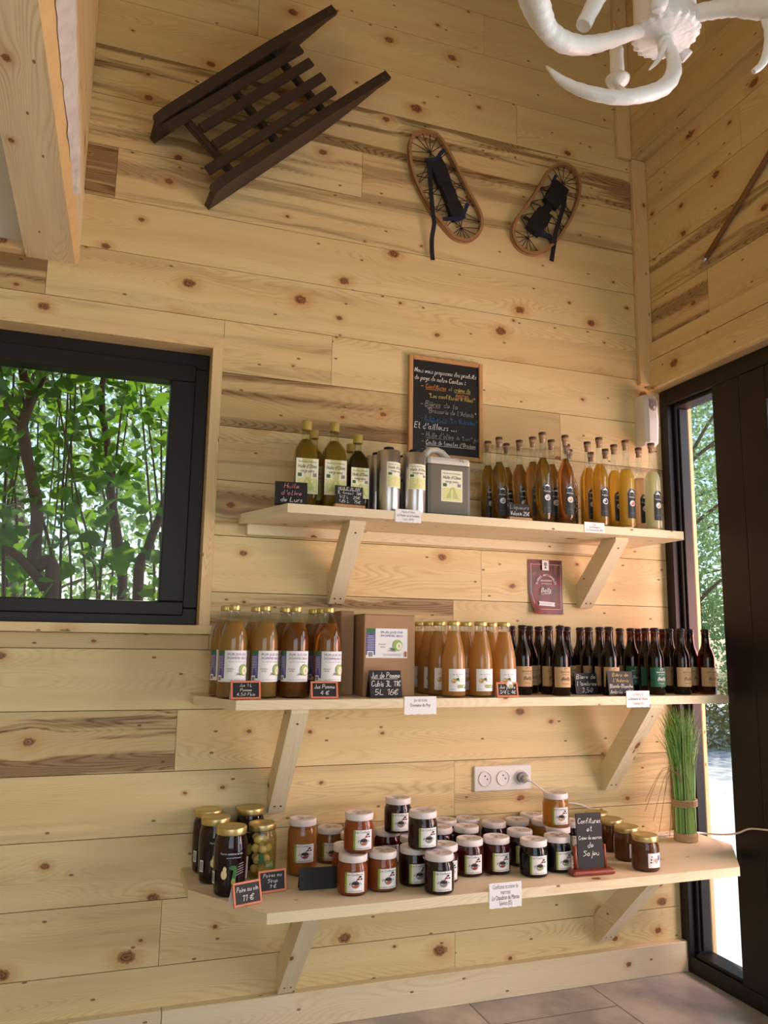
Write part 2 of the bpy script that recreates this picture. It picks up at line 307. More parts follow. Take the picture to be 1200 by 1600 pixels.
# ------------------------------------------------------------------ mesh builder
class MB:
    def __init__(s):
        s.v = []; s.f = []; s.uv = []; s.mi = []; s.tone = []; s.mats = []; s.smooth = []; s.has_tone = False
    def mat(s, m):
        if m not in s.mats: s.mats.append(m)
        return s.mats.index(m)
    def face(s, pts, m, uvs=None, tone=(0, 0), smooth=False):
        b = len(s.v); s.v.extend(pts); n = len(pts)
        s.f.append(tuple(range(b, b+n))); s.uv.append(uvs or [(p[0], p[2]) for p in pts]); s.mi.append(s.mat(m)); s.tone.append(tone); s.smooth.append(smooth)
        if tone != (0, 0): s.has_tone = True
    def box(s, x0, y0, z0, x1, y1, z1, m, grain='x', tone=(0, 0), off=None, ch=0.0):
        """box with the wood grain along an axis; ch cuts the edges a little"""
        X, Y, Z = sorted((x0, x1)), sorted((y0, y1)), sorted((z0, z1))
        o = off or (random.uniform(0, 40), random.uniform(0, 40))
        def uvw(p, n):
            x, y, z = p
            if grain == 'x': q = (x, z) if abs(n[1]) > .5 else ((x, y) if abs(n[2]) > .5 else (y*.15, z))
            elif grain == 'y': q = (y, z) if abs(n[0]) > .5 else ((y, x) if abs(n[2]) > .5 else (x*.15, z))
            else: q = (z, x) if abs(n[1]) > .5 else ((z, y) if abs(n[0]) > .5 else (x*.15, y))
            return (q[0]+o[0], q[1]+o[1])
        if ch <= 0:
            c = [(x, y, z) for x in X for y in Y for z in Z]
            for idx, n in (((0, 1, 3, 2), (-1, 0, 0)), ((4, 6, 7, 5), (1, 0, 0)), ((0, 4, 5, 1), (0, -1, 0)), ((2, 3, 7, 6), (0, 1, 0)), ((0, 2, 6, 4), (0, 0, -1)), ((1, 5, 7, 3), (0, 0, 1))):
                P = [c[i] for i in idx]; s.face(P, m, [uvw(p, n) for p in P], tone)
            return
        bm = bmesh.new(); bmesh.ops.create_cube(bm, size=1)
        for v in bm.verts: v.co = Vector(((X[0]+X[1])/2+v.co.x*(X[1]-X[0]), (Y[0]+Y[1])/2+v.co.y*(Y[1]-Y[0]), (Z[0]+Z[1])/2+v.co.z*(Z[1]-Z[0])))
        bmesh.ops.bevel(bm, geom=bm.edges[:], offset=ch, segments=2 if ch > .003 else 1, affect='EDGES', profile=.5)
        bm.normal_update()
        for f in bm.faces:
            n = f.normal; k = max(range(3), key=lambda i: abs(n[i])); nn = [0, 0, 0]; nn[k] = 1
            P = [tuple(v.co) for v in f.verts]; s.face(P, m, [uvw(p, nn) for p in P], tone)
        bm.free()
    def prism(s, poly, axis, a, b, m, grain=None, smooth=False):
        """poly in the two other axes (cyclic order x,y,z), extruded from a to b along axis"""
        o = (random.uniform(0, 40), random.uniform(0, 40))
        def P(u, v, w): return {'x': (w, u, v), 'y': (u, w, v), 'z': (u, v, w)}[axis]
        def U(u, v, w): 
            if grain == axis: return (w+o[0], u+v+o[1])
            return (u+o[0], v+o[1]) if grain in (None, 'u') else (v+o[0], u+o[1])
        n = len(poly)
        for w_ in (a, b): s.face([P(u, v, w_) for u, v in poly], m, [U(u, v, w_) for u, v in poly])
        for i in range(n):
            (u0, v0), (u1, v1) = poly[i], poly[(i+1) % n]
            q = [(u0, v0, a), (u1, v1, a), (u1, v1, b), (u0, v0, b)]
            s.face([P(*k) for k in q], m, [(U(*k) if grain == axis else (k[0]+o[0] if grain in (None, 'u') else k[1]+o[0], k[2]+o[1])) for k in q], smooth=smooth)
    def tube(s, pts, rad, m, seg=8, cap=True, flat=1.0, ref=None):
        pts = [Vector(p) for p in pts]; n = len(pts)
        rad = rad if isinstance(rad, (list, tuple)) else [rad]*n
        o = random.uniform(0, 40); rings = []; L = 0
        a = None
        for i, p in enumerate(pts):
            t = (pts[min(i+1, n-1)]-pts[max(i-1, 0)]).normalized()
            if a is None:
                a = (Vector(ref) if ref else (Vector((0, 0, 1)) if abs(t.z) < .9 else Vector((1, 0, 0))))
            a = (a - a.dot(t)*t).normalized(); b = t.cross(a)
            if i: L += (p-pts[i-1]).length
            rings.append(([tuple(p+rad[i]*(math.cos(k*math.tau/seg)*a+flat*math.sin(k*math.tau/seg)*b)) for k in range(seg)], L))
        for i in range(n-1):
            for k in range(seg):
                j = (k+1) % seg
                s.face([rings[i][0][k], rings[i][0][j], rings[i+1][0][j], rings[i+1][0][k]], m,
                       [(rings[i][1]+o, k*.02), (rings[i][1]+o, (k+1)*.02), (rings[i+1][1]+o, (k+1)*.02), (rings[i+1][1]+o, k*.02)], smooth=True)
        if cap:
            s.face(rings[0][0][::-1], m); s.face(rings[-1][0], m)
    def lathe(s, prof, m, seg=28, sq=None, smooth=True, c=(0, 0, 0)):
        """prof [(r, z)]; sq gives the squareness of each ring (superellipse exponent)"""
        R = []
        for i, (r, z) in enumerate(prof):
            e = sq[i] if sq else 2
            ring = []
            for k in range(seg):
                a = (k+.5)*math.tau/seg; ca, sa = math.cos(a), math.sin(a)
                q = 1 if e == 2 else (abs(ca)**e+abs(sa)**e)**(-1/e)
                ring.append((c[0]+r*q*ca, c[1]+r*q*sa, c[2]+z))
            R.append(ring)
        for i in range(len(prof)-1):
            for k in range(seg):
                j = (k+1) % seg
                if prof[i][0] < 1e-6: s.face([R[i][k], R[i+1][j], R[i+1][k]], m, smooth=smooth)
                elif prof[i+1][0] < 1e-6: s.face([R[i][k], R[i][j], R[i+1][k]], m, smooth=smooth)
                else: s.face([R[i][k], R[i][j], R[i+1][j], R[i+1][k]], m, smooth=smooth)
    def xform(s, M, start=0):
        for i in range(start, len(s.v)): s.v[i] = tuple(M @ Vector(s.v[i]))
    def build(s, name, parent=None, weld=True, shade=None):
        me = bpy.data.meshes.new(name); me.from_pydata([tuple(v) for v in s.v], [], s.f)
        for mt in s.mats: me.materials.append(mt)
        uvl = me.uv_layers.new(name='UVMap'); k = 0
        me.polygons.foreach_set('material_index', s.mi); me.polygons.foreach_set('use_smooth', s.smooth)
        flat = [c for f in s.uv for q in f for c in q]; uvl.data.foreach_set('uv', flat)
        if s.has_tone:
            at_ = me.color_attributes.new('tone', 'FLOAT_COLOR', 'CORNER')
            d = [c for f, t in zip(s.f, s.tone) for _ in f for c in (t[0], t[1], 0, 1)]
            at_.data.foreach_set('color', d)
        if weld:
            bm = bmesh.new(); bm.from_mesh(me); bmesh.ops.remove_doubles(bm, verts=bm.verts[:], dist=1e-6)
            bmesh.ops.recalc_face_normals(bm, faces=bm.faces[:])
            bm.to_mesh(me); bm.free()
        o = bpy.data.objects.new(name, me); COL.objects.link(o)
        if parent: o.parent = parent
        return o
def tag(o, label=None, cat=None, group=None, kind=None):
    if label: o['label'] = label
    if cat: o['category'] = cat
    if group: o['group'] = group
    if kind: o['kind'] = kind
    return o
def thing(name, label, cat, loc=(0, 0, 0), rz=0, group=None):
    o = bpy.data.objects.new(name, None); COL.objects.link(o); o.location = loc; o.rotation_euler = (0, 0, rz)
    o.empty_display_size = .05
    return tag(o, label, cat, group)
def struct(o): o['kind'] = 'structure'; return o
def copy_tree(o, parent=None):
    c = o.copy(); COL.objects.link(c)
    if parent: c.parent = parent
    for ch in o.children: copy_tree(ch, c)
    return c

# ------------------------------------------------------------------ lettering
_tc = {}
def text_tris(s, shear=0):
    if (s, shear) not in _tc:
        cu = bpy.data.curves.new('lettering', 'FONT'); cu.body = s; cu.size = 1; cu.shear = shear; cu.resolution_u = 2
        cu.align_x = 'CENTER'; cu.align_y = 'CENTER'
        ob = bpy.data.objects.new('lettering', cu); me = bpy.data.meshes.new_from_object(ob)
        V = [(v.co.x, v.co.y) for v in me.vertices]; Fs = [tuple(p.vertices) for p in me.polygons]
        if V:
            cx = (min(v[0] for v in V)+max(v[0] for v in V))/2; V = [(x-cx, y) for x, y in V]
        wd = (max(v[0] for v in V)-min(v[0] for v in V)) if V else 1
        bpy.data.objects.remove(ob); bpy.data.curves.remove(cu); bpy.data.meshes.remove(me)
        _tc[(s, shear)] = (V, Fs, wd)
    return _tc[(s, shear)]
GL = {'a': '4626151423334446 464453', 'b': '1913 15263645443313', 'c': '4536261514233343', 'd': '4626151423334446 4943', 'e': '144445362615142344',
 'f': '59493833 1646', 'g': '4626151423334446 46413010', 'h': '1913 1526364543', 'i': '2623 2728', 'j': '363120 3738', 'k': '1913 3614 1443', 'l': '29242333',
 'm': '1613 15263533 35465553', 'n': '1613 1526364543', 'o': '261514233344453626', 'p': '1610 1526364544332314', 'q': '4626151423334446 4640', 'r': '1613 152636',
 's': '3626152534332313', 't': '29243343 1737', 'u': '161423334446 4643', 'v': '162346', 'w': '1623344356', 'x': '1643 1346', 'y': '1633 463110', 'z': '16461343',
 'A': '133953 2545', 'B': '1913 194958474616 4655544313', 'C': '5849291814234354', 'D': '1913 193957543313', 'E': '59191353 1646', 'F': '591913 1646', 'G': '58492918142343545646',
 'H': '1913 5953 1656', 'I': '2923', 'J': '49443314', 'L': '191353', 'M': '1319355953', 'N': '13195359', 'O': '39281423445839', 'P': '1913 194958574616', 'R': '1913 194958574616 3653', 'S': '58492918374655442313',
 'T': '1959 3933', 'U': '191423435459', 'V': '193359', '0': '39281423445839', '1': '183933', '2': '182949581353', '3': '19493645443313', '4': '391555 4943', '5': '4919164655443313',
 '6': '4928142343545626', '7': '195933', '8': '3948362514233344352839', '9': '5839284656 5833', '\u20ac': '58492814234354 0747 0545', "'": '3937', '"': '2937 4947', '-': '1545', '.': '2324', ',': '3322',
 ':': '2324 2627', '(': '39272533', ')': '29373523', '\u00e9': '144445362615142344 3748', '\u00e8': '144445362615142344 2837', '\u00e0': '4626151423334446 464453 2837', '/': '1359'}
def scrawl(mb, s, x, z, h, m, y=0.0, wdt=None, slant=.22, adv=None, jit=.12, sx=1.0):
    """handwriting in strokes: x, z is the start of the base line, h the height of a capital; on a plane facing -y"""
    u = h/6.0; lw = wdt or h*.085; rn = random.Random(s)
    cx = x
    for ch in s:
        if ch == ' ': cx += 3.2*u*sx; continue
        g = GL.get(ch)
        if not g: continue
        xmax = 0; dz = rn.uniform(-jit, jit)*u*2
        for st in g.split():
            P = [(int(st[i]), int(st[i+1])) for i in range(0, len(st), 2)]
            xmax = max(xmax, max(p[0] for p in P))
            Q = [(cx+(p[0]-.8)*u*sx+(p[1]-3)*u*slant*sx, z+(p[1]-3)*u+dz) for p in P]
            for (x0, z0), (x1, z1) in zip(Q, Q[1:]):
                dx, dz_ = x1-x0, z1-z0; l = math.hypot(dx, dz_) or 1e-6; ex, ez = dx/l*lw*.3, dz_/l*lw*.3; nx, nz = -dz_/l*lw/2, dx/l*lw/2
                mb.face([(x0-ex+nx, y, z0-ez+nz), (x0-ex-nx, y, z0-ez-nz), (x1+ex-nx, y, z1+ez-nz), (x1+ex+nx, y, z1+ez+nz)], m)
        cx += (xmax+.55)*u*sx
    return cx
def decal(mb, shapes, R=None, y0=0.0, base=.0003):
    """flat print pieces [kind, ..., material] laid on a plane facing -y at y0, or wrapped round a cylinder of radius R"""
    for li, sh in enumerate(shapes):
        off = base+.00012*li
        def put(x, z):
            if R is None: return (x, y0-off, z)
            a = x/R; return ((R+off)*math.sin(a), -(R+off)*math.cos(a), z)
        k, m = sh[0], sh[-1]
        if k == 'rect':
            x0, z0, x1, z1 = sh[1:5]; n = max(1, int((x1-x0)/.004)) if R else 1
            for i in range(n):
                a, b = x0+(x1-x0)*i/n, x0+(x1-x0)*(i+1)/n
                mb.face([put(a, z0), put(b, z0), put(b, z1), put(a, z1)], m)
        elif k == 'ell':
            cx, cz, rx, rz = sh[1:5]
            mb.face([put(cx+rx*math.cos(t*math.tau/14), cz+rz*math.sin(t*math.tau/14)) for t in range(14)], m)
        elif k == 'poly': mb.face([put(x, z) for x, z in sh[1]], m)
        elif k == 'line':
            x0, z0, x1, z1, lw = sh[1:6]; l = math.hypot(x1-x0, z1-z0); nx, nz = -(z1-z0)/l*lw/2, (x1-x0)/l*lw/2
            mb.face([put(x0+nx, z0+nz), put(x0-nx, z0-nz), put(x1-nx, z1-nz), put(x1+nx, z1+nz)], m)
        elif k == 'text':
            s, cx, cz, size, wmax, m = sh[1:7]; shear = sh[7] if len(sh) > 7 else 0
            V, Fs, wd = text_tris(s, shear)
            sx = (wmax/wd) if wmax else size
            for f in Fs: mb.face([put(cx+V[i][0]*sx, cz+V[i][1]*size) for i in f], m)

# ================================================================== the room
XR, XU, XL = 2.065, 1.995, 2.045       # right wall boards, boards above the ledge, lintel face
ROWS = [.03+.185*k for k in range(0, 27)]
def planks(mb, rows, a0, a1, plane, axis, joints, holes=(), tones=None, thick=.018, sgn=1, base=.12):
    """boards in rows; axis 'x': face at y=plane looking to -y; axis 'y': face at x=plane looking to -x"""
    g = .0011
    for k, (z0, z1) in enumerate(zip(rows, rows[1:])):
        js = joints.get(k)
        if js is None:
            js = []; p = a0+random.uniform(.5, 1.9)
            while p < a1: js.append(p); p += random.uniform(1.3, 2.4)
        cuts = [a0]+sorted(j for j in js if a0 < j < a1)+[a1]
        for i, (p, q) in enumerate(zip(cuts, cuts[1:])):
            tn = (tones or {}).get((k, i))
            if tn is None:
                r = random.random(); tn = (max(0, random.gauss(base, .14)), .9 if r > .82 else (.3 if r > .5 else .05))
            o = (random.uniform(0, 60), random.uniform(0, 60))
            pieces = [(p, q, z0, z1)]
            for (ha, hb, hz0, hz1) in holes:
                nxt = []
                for (pa, pb, pz0, pz1) in pieces:
                    if pb <= ha or pa >= hb or pz1 <= hz0 or pz0 >= hz1: nxt.append((pa, pb, pz0, pz1)); continue
                    if pa < ha: nxt.append((pa, ha, pz0, pz1))
                    if pb > hb: nxt.append((hb, pb, pz0, pz1))
                    if pz0 < hz0: nxt.append((max(pa, ha), min(pb, hb), pz0, hz0))
                    if pz1 > hz1: nxt.append((max(pa, ha), min(pb, hb), hz1, pz1))
                pieces = nxt
            for (pa, pb, pz0, pz1) in pieces:
                if axis == 'x': mb.box(pa+g*.6, plane, pz0+g, pb-g*.6, plane+thick, pz1-g, PINE, 'x', tn, o)
                else: mb.box(plane, pa+g*.6, pz0+g, plane+thick, pb-g*.6, pz1-g, PINE, 'y', tn, o)
rz_ = ROWS
def row_of(z): return max(i for i, q in enumerate(ROWS) if q <= z)
JO, TO = {}, {}
for px, py in ((404, 25), (182, 270), (566, 275), (756, 55), (72, 435), (518, 572), (875, 668), (752, 898), (708, 955), (275, 1150), (710, 1225), (250, 1462), (711, 1490)):
    p = at(px, py, y=0); JO.setdefault(row_of(p.z), []).append(p.x)
for k in list(JO): JO[k] = JO[k]+[min(JO[k])-1.5]
def tone_at(px, py, t, d):
    p = at(px, py, y=0); k = row_of(p.z); js = [-2.4]+sorted(JO.get(k, []))
    TO[(k, max(i for i, j in enumerate(js) if j <= p.x))] = (t, d)
    JO.setdefault(k, [])
for q in ((30, 430, .9, 1.6), (100, 1160, .6, 3.0), (150, 265, .45, 1.4), (300, 270, .02, .1), (800, 670, .7, 1.0), (540, 950, .6, 1.0), (800, 950, .3, .1),
          (900, 500, .12, 2.2), (300, 120, .12, 1.8), (450, 300, .08, .7), (400, 700, .22, .7), (480, 570, .08, .4), (600, 570, .02, .1), (600, 880, .15, .1), (800, 900, .1, .1),
          (450, 850, .12, .15), (100, 1060, .05, .05), (100, 1270, .12, .5), (600, 1290, .3, .8), (100, 1360, .04, .1), (400, 1160, .04, .1), (600, 1230, .1, .3), (800, 1230, .1, .5), (100, 1460, .05, .2), (500, 1480, .06, .05),
          (200, 1540, .1, .1), (600, 1520, .02, .1), (900, 1480, .02, .1), (500, 400, .04, .25), (400, 470, .1, .2), (300, 360, .03, .1), (900, 330, .1, .6)): tone_at(*q)
WX0, WX1, WZ0, WZ1 = -1.05, .318, 1.188, 2.184           # window opening with its lining
mb = MB()
planks(mb, ROWS, -2.4, 2.118, 0, 'x', JO, [(WX0, WX1, WZ0, WZ1)], TO)
for (a, b, c, d) in ((-2.4, 2.202, 0, WZ0), (-2.4, 2.202, WZ1, 4.75), (WX1, 2.202, WZ0, WZ1), (-2.4, WX0, WZ0, WZ1)): mb.box(a, .0185, c, b, .22, d, BACKING)
struct(mb.build('wall_back', weld=False))
mb = MB()
planks(mb, [2.402+.185*k for k in range(-1, 6)], -5.3, 0, XR, 'y', {}, base=.22)  # same boards toned darker, putting this wall's dimmer light into the colour
planks(mb, [3.235+.185*k for k in range(0, 9)], -5.3, 0, XU, 'y', {}, base=.3)  # upper boards darker still, shade put into their tone
mb.box(XR+.0185, -5.3, 2.215, 2.3, .02, 4.75, BACKING); mb.box(XU+.0185, -5.3, 3.24, XR+.02, 0, 4.75, BACKING)
mb.box(XU, -5.3, 3.229, XR+.01, 0, 3.2345, PINE, 'y', (.35, .6))
planks(mb, [.03+.185*k for k in range(0, 13)], -5.3, -3.46, XR, 'y', {})
mb.box(XR+.0185, -5.3, 0, 2.3, -3.46, 2.215, BACKING)
struct(mb.build('wall_right', weld=False))
mb = MB()
for k in range(25): mb.box(-2.42, -5.3, .185*k, -2.40, 0, .185*k+.183, PINE, 'y', (random.random()*.2, .1))
mb.box(-2.5, -5.3, 0, -2.421, .2, 4.75, BACKING)
struct(mb.build('wall_left', weld=False))
mb = MB()
for (a, b, c, d) in ((-2.5, -1.9, 0, 4.75), (1.3, 2.3, 0, 4.75), (-1.9, 1.3, 2.75, 4.75), (-1.9, 1.3, 0, .35)): mb.box(a, -5.32, c, b, -5.3, d, PINE, 'x', (.1, .1))
struct(mb.build('wall_rear', weld=False))
mb = MB(); mb.box(-2.5, -5.4, 4.75, 2.4, .3, 4.85, PINE, 'x', (.2, .2)); struct(mb.build('ceiling', weld=False))
mb = MB(); mb.box(-2.45, -5.3, 2.40, -.315, 0, 2.45, WHITE_CEIL); struct(mb.build('ceiling_low', weld=False))
mb = MB(); mb.box(-2.45, -.035, 2.37, -.316, -.0005, 2.3995, PINE_T, 'x'); struct(mb.build('trim_6', weld=False))
mb = MB(); mb.box(-2.45, -5.4, -.06, 2.32, .21, 0, TILES); struct(mb.build('floor'))
# beam over the window with a waney edge, boards above it
mb = MB()
ys = [0, -.25, -.5, -.8, -1.2, -1.7, -2.4, -5.3]; o = random.uniform(0, 9)
sec = []
for i, y in enumerate(ys):
    wv = min(1, -y/1.1); wz = .012+.06*wv+.008*math.sin(i*2.1)
    sec.append([(-.315, 2.366), (-.168-.03*wv+.004*math.sin(i*3), 2.366), (-.158, 2.366+wz), (-.158, 2.62), (-.315, 2.62)])
for i in range(len(ys)-1):
    for k in range(5):
        j = (k+1) % 5; A, B = sec[i], sec[i+1]
        P = [(A[k][0], ys[i], A[k][1]), (A[j][0], ys[i], A[j][1]), (B[j][0], ys[i+1], B[j][1]), (B[k][0], ys[i+1], B[k][1])]
        mb.face(P, SAP if k == 1 else BEAM_W, [(p[1]+o, (p[0] if k in (0, 3) else p[2])+o) for p in P], (.08, .1))
mb.face([(a, 0, b) for a, b in sec[0]], BEAM_W); mb.face([(a, -5.3, b) for a, b in sec[-1]], BEAM_W)
beam = struct(mb.build('ceiling_beam'))
mb = MB(); rb = random.Random(3); q = []
def wane_x(y, z):
    wv = min(1, -y/1.1); wz = .012+.06*wv; u = min(1, max(0, (z-2.366)/wz)); return -.168-.03*wv+u*(.010+.03*wv)
for i in range(60):
    y = -.40-.034*i; a = min(1, (i+1)/16); z0 = 2.366+.014+.026*min(1, -y/1.1)+.004*rb.uniform(-1, 1)
    q.append((y, [z0+(.008+.115*a+.020*rb.uniform(-1, 1)*a)*f for f in (0, .2, .45, .75, 1)], [.003, .011+.004*rb.random(), .013+.005*rb.random(), .010+.004*rb.random(), .003]))
for (y0, za, da), (y1, zb_, db) in zip(q, q[1:]):
    for k in range(4):
        mb.face([(wane_x(y0, za[k])+da[k], y0, za[k]), (wane_x(y0, za[k+1])+da[k+1], y0, za[k+1]), (wane_x(y1, zb_[k+1])+db[k+1], y1, zb_[k+1]), (wane_x(y1, zb_[k])+db[k], y1, zb_[k])], BARK_W, smooth=False)
mb.build('bark', beam)
mb = MB()
for k in range(12): mb.box(-.18, -5.3, 2.621+.185*k, -.160, -.001, 2.621+.185*k+.1835, PINE, 'y', (.12, .1))
mb.box(-.315, -5.3, 2.63, -.181, -.001, 4.74, BACKING)
struct(mb.build('wall_loft', weld=False))
# skirting, corner trims, lintel
mb = MB(); xj = at(252, 1588, y=-.03).x
mb.box(-2.4, -.032, .0, xj-.001, -.0008, .103, SHELF_W, 'x', (.05, .1), ch=.002); mb.box(xj+.001, -.032, .0, 2.140, -.0008, .103, SHELF_W, 'x', (.0, .1), (3.1, 7.2), ch=.002)
struct(mb.build('baseboard_back'))
mb = MB(); mb.box(1.996, -.022, 2.225, XR-.0008, -.0008, 3.228, PINE_T, 'z', (.15, .1), ch=.002); struct(mb.build('trim_1'))
mb = MB(); mb.box(1.928, -.022, 3.228, 1.994, -.0008, 4.74, PINE_T, 'z', (.2, .1), ch=.002); struct(mb.build('trim_2'))
mb = MB()
zc = 2.2075
prof = [(XL, 2.402), (XL, zc+.012), (XL+.003, zc+.004), (XL+.011, zc), (XR+.10, zc), (XR+.10, 2.2145), (XR-.0008, 2.2145), (XR-.0008, 2.402)]
y0, y1 = -5.3, -.0008; o = random.uniform(0, 30)
for i in range(len(prof)):
    (a, b), (c, d) = prof[i], prof[(i+1) % len(prof)]
    if i == 0:
        for (zb, zt) in ((2.402, 2.329), (2.3265, zc+.012)):
            P = [(a, y0, zb), (a, y1, zb), (a, y1, zt), (a, y0, zt)]; mb.face(P, PINE, [(p[1]+o, p[2]+o) for p in P], (.18, .1))
        P = [(a, y0, 2.329), (a, y1, 2.329), (a, y1, 2.3265), (a, y0, 2.3265)]; mb.face(P, BACKING)
        continue
    P = [(a, y0, b), (a, y1, b), (c, y1, d), (c, y0, d)]; mb.face(P, PINE, [(p[1]+o, p[0]+p[2]+o) for p in P], (.18, .1))
mb.face([(a, y1, b) for a, b in prof], PINE); mb.face([(a, y0, b) for a, b in prof], PINE)
struct(mb.build('trim_3'))

# ------------------------------------------------------------------ window with its wooden lining
gx = at(257, 760, y=.1).x; gz1 = at(262, 597, y=.1).z; gz0 = at(248, 940, y=.1).z
mb = MB(); lx, lz = .284, 2.145
mb.prism([(lx, 1.217), (WX1, 1.217), (WX1, WZ1), (lx, lz)], 'y', -.003, .18, PINE_T, 'v')
mb.prism([(WX0, WZ1), (WX1, WZ1), (lx, lz), (WX0+.034, lz)], 'y', -.0032, .18, PINE_T, 'u')
mb.prism([(WX0, 1.217), (WX0+.034, 1.217), (WX0+.034, lz), (WX0, WZ1)], 'y', -.003, .18, PINE_T, 'v')
win = struct(mb.build('window_1'))
mb = MB(); mb.box(-1.1, -.03, WZ0+.0006, .322, .18, 1.2165, PINE_T, 'x', ch=.002); mb.build('window_sill', win)
mb = MB(); fx0 = WX0+.034; xm = gx+.085
def ring(x0, x1, z0, z1, wd, ya, yb, m_=BLACK_AL):
    mb.box(x0, ya, z1-wd, x1, yb, z1, m_, ch=.003); mb.box(x0, ya, z0, x1, yb, z0+wd, m_, ch=.003)
    mb.box(x0, ya, z0+wd, x0+wd, yb, z1-wd, m_, ch=.003); mb.box(x1-wd, ya, z0+wd, x1, yb, z1-wd, m_, ch=.003)
ring(fx0, lx, 1.2175, lz, .055, .078, .15)
mb.build('window_frame', win)
mb = MB(); sx0, sx1, sz0, sz1 = fx0+.045, lx-.045, 1.2175+.03, lz-.045
wdr = sx1-gx
mb.box(sx0, .066, gz1, sx1, .14, sz1, BLACK_AL, ch=.004); mb.box(sx0, .066, sz0, sx1, .14, gz0, BLACK_AL, ch=.004)
mb.box(gx, .066, gz0, sx1, .14, gz1, BLACK_AL, ch=.004); mb.box(sx0, .066, gz0, sx0+wdr, .14, gz1, BLACK_AL, ch=.004)
mb.build('sash', win)
mb = MB(); mb.box(sx0+wdr-.01, .103, gz0-.01, gx+.01, .107, gz1+.01, PANE); mb.build('pane', win)

# ------------------------------------------------------------------ glass door: fixed light beside the corner, then door leaves
mb = MB(); DX = 2.10
mb.box(DX, -.045, 0, 2.20, -.0008, 2.2065, BLACK_AL, 'z', ch=.003); mb.box(DX+.028, -.062, .06, 2.19, -.046, 2.14, BLACK_AL, 'z', ch=.003)
mb.box(DX+.04, -.072, .075, 2.18, -.0625, 2.125, BLACK_AL, 'z', ch=.002)
mb.box(DX, -3.45, 2.142, 2.20, -.0455, 2.2065, BLACK_AL, 'y', ch=.003)
mb.box(DX, -3.45, 0, 2.20, -.0455, .055, BLACK_AL, 'y', ch=.003)
mb.box(DX+.012, -.30, .0555, 2.19, -.0625, .068, BLACK_AL, 'y', ch=.002); mb.box(DX+.02, -.30, 2.127, 2.19, -.0625, 2.1415, BLACK_AL, 'y', ch=.002)
mb.box(DX, -.435, .0555, 2.20, -.300, 2.1415, BLACK_AL, 'z', ch=.004)
door = struct(mb.build('door_1'))
mb = MB(); mb.box(2.153, -.302, .06, 2.157, -.07, 2.135, PANE); mb.build('pane', door)
for ya, yb in ((-.44, -1.40), (-1.405, -2.42), (-2.425, -3.44)):
    mb = MB(); st = .12
    mb.box(DX-.006, ya-st, .057, 2.19, ya, 2.14, BLACK_AL, 'z', ch=.004); mb.box(DX-.006, yb, .057, 2.19, yb+st, 2.14, BLACK_AL, 'z', ch=.004)
    mb.box(DX-.006, yb+st, .057, 2.19, ya-st, .057+st, BLACK_AL, 'y', ch=.004); mb.box(DX-.006, yb+st, 2.14-st, 2.19, ya-st, 2.14, BLACK_AL, 'y', ch=.004)
    lf = mb.build('door_leaf', door)
    mb = MB(); mb.box(2.148, yb+st-.01, .17, 2.152, ya-st+.01, 2.03, PANE); mb.build('pane', lf)
mb = MB(); mb.box(2.203, -.045, 0, 2.224, .0, 2.3, PINE_T, 'z', (.5, .3), ch=.003); struct(mb.build('trim_4'))
mb = MB(); mb.box(2.30, -5.4, 2.45, 3.1, .3, 2.55, PINE, 'y', (.3, .2)); struct(mb.build('sun_block_eave'))  # unseen roof overhang, added to keep direct sun out of the door

# ================================================================== shelves
Z1, Z2, Z3, TH = 1.577, 1.006, .487, .027
def shelf(label, poly, z, brackets, cleat, trays=None):
    t = thing('wall_shelf', label, 'shelf', ((poly[0][0]+poly[-1][0])/2, -.001, z-TH))
    off = Vector(t.location)
    def loc(o): o.location = -off; o.parent = t; return o
    mb = MB(); mb.prism(poly, 'z', z-TH, z, SHELF_W, 'u'); loc(mb.build('board'))
    if cleat:
        mb = MB(); mb.box(cleat[0], -.034, z-TH-.036, cleat[1], -.0008, z-TH-.0004, SHELF_W, 'x', ch=.002); loc(mb.build('cleat'))
    for (x, zb, yt, hw) in brackets:
        zt = z-TH-.0004; w_ = .052
        mb = MB(); mb.prism([(-.0008, zb), (-.026, zb), (yt, zt-.012), (yt, zt), (yt+.085, zt), (-.0008, zb+.085)], 'x', x, x+w_, SHELF_W, 'u'); br = loc(mb.build('bracket'))
        dy, dz = yt+.026, zt-.012-zb; l = math.hypot(dy, dz); n = Vector((0, -dz/l, dy/l)); n = n if n.y < 0 else -n
        for fx, tt in ((.3, .07), (.68, .07), (.5, .9)):
            p = Vector((x+w_*fx, -.026+dy*tt, zb+dz*tt)); mb = MB(); mb.tube([p-n*.002, p+n*.0006], .0034, SCREW, 10); s_ = mb.build('screw'); s_.parent = br
    return t
shelf('top wall shelf of pale planed spruce carrying oil and liqueur bottles', [(.395, -.001), (.395, -.06), (.49, -.32), (1.925, -.32), (1.942, -.30), (1.942, -.001)], Z1, [(.705, 1.297, -.25, 0), (1.682, 1.31, -.26, 0)], (.42, 1.87))
shelf('middle wall shelf of pale planed spruce carrying juice and beer bottles', [(.268, -.001), (.268, -.11), (.362, -.325), (2.082, -.325), (2.082, -.001)], Z2, [(.525, .636, -.305, 0), (1.768, .648, -.305, 0)], None)
shelf('lowest and deepest wall shelf of pale planed spruce carrying jam jars', [(.269, -.001), (.269, -.225), (.44, -.478), (1.95, -.478), (2.135, -.245), (2.135, -.076), (2.09, -.076), (2.09, -.001)], Z3, [(.575, .105, -.36, 0), (1.725, .135, -.36, 0)], None)

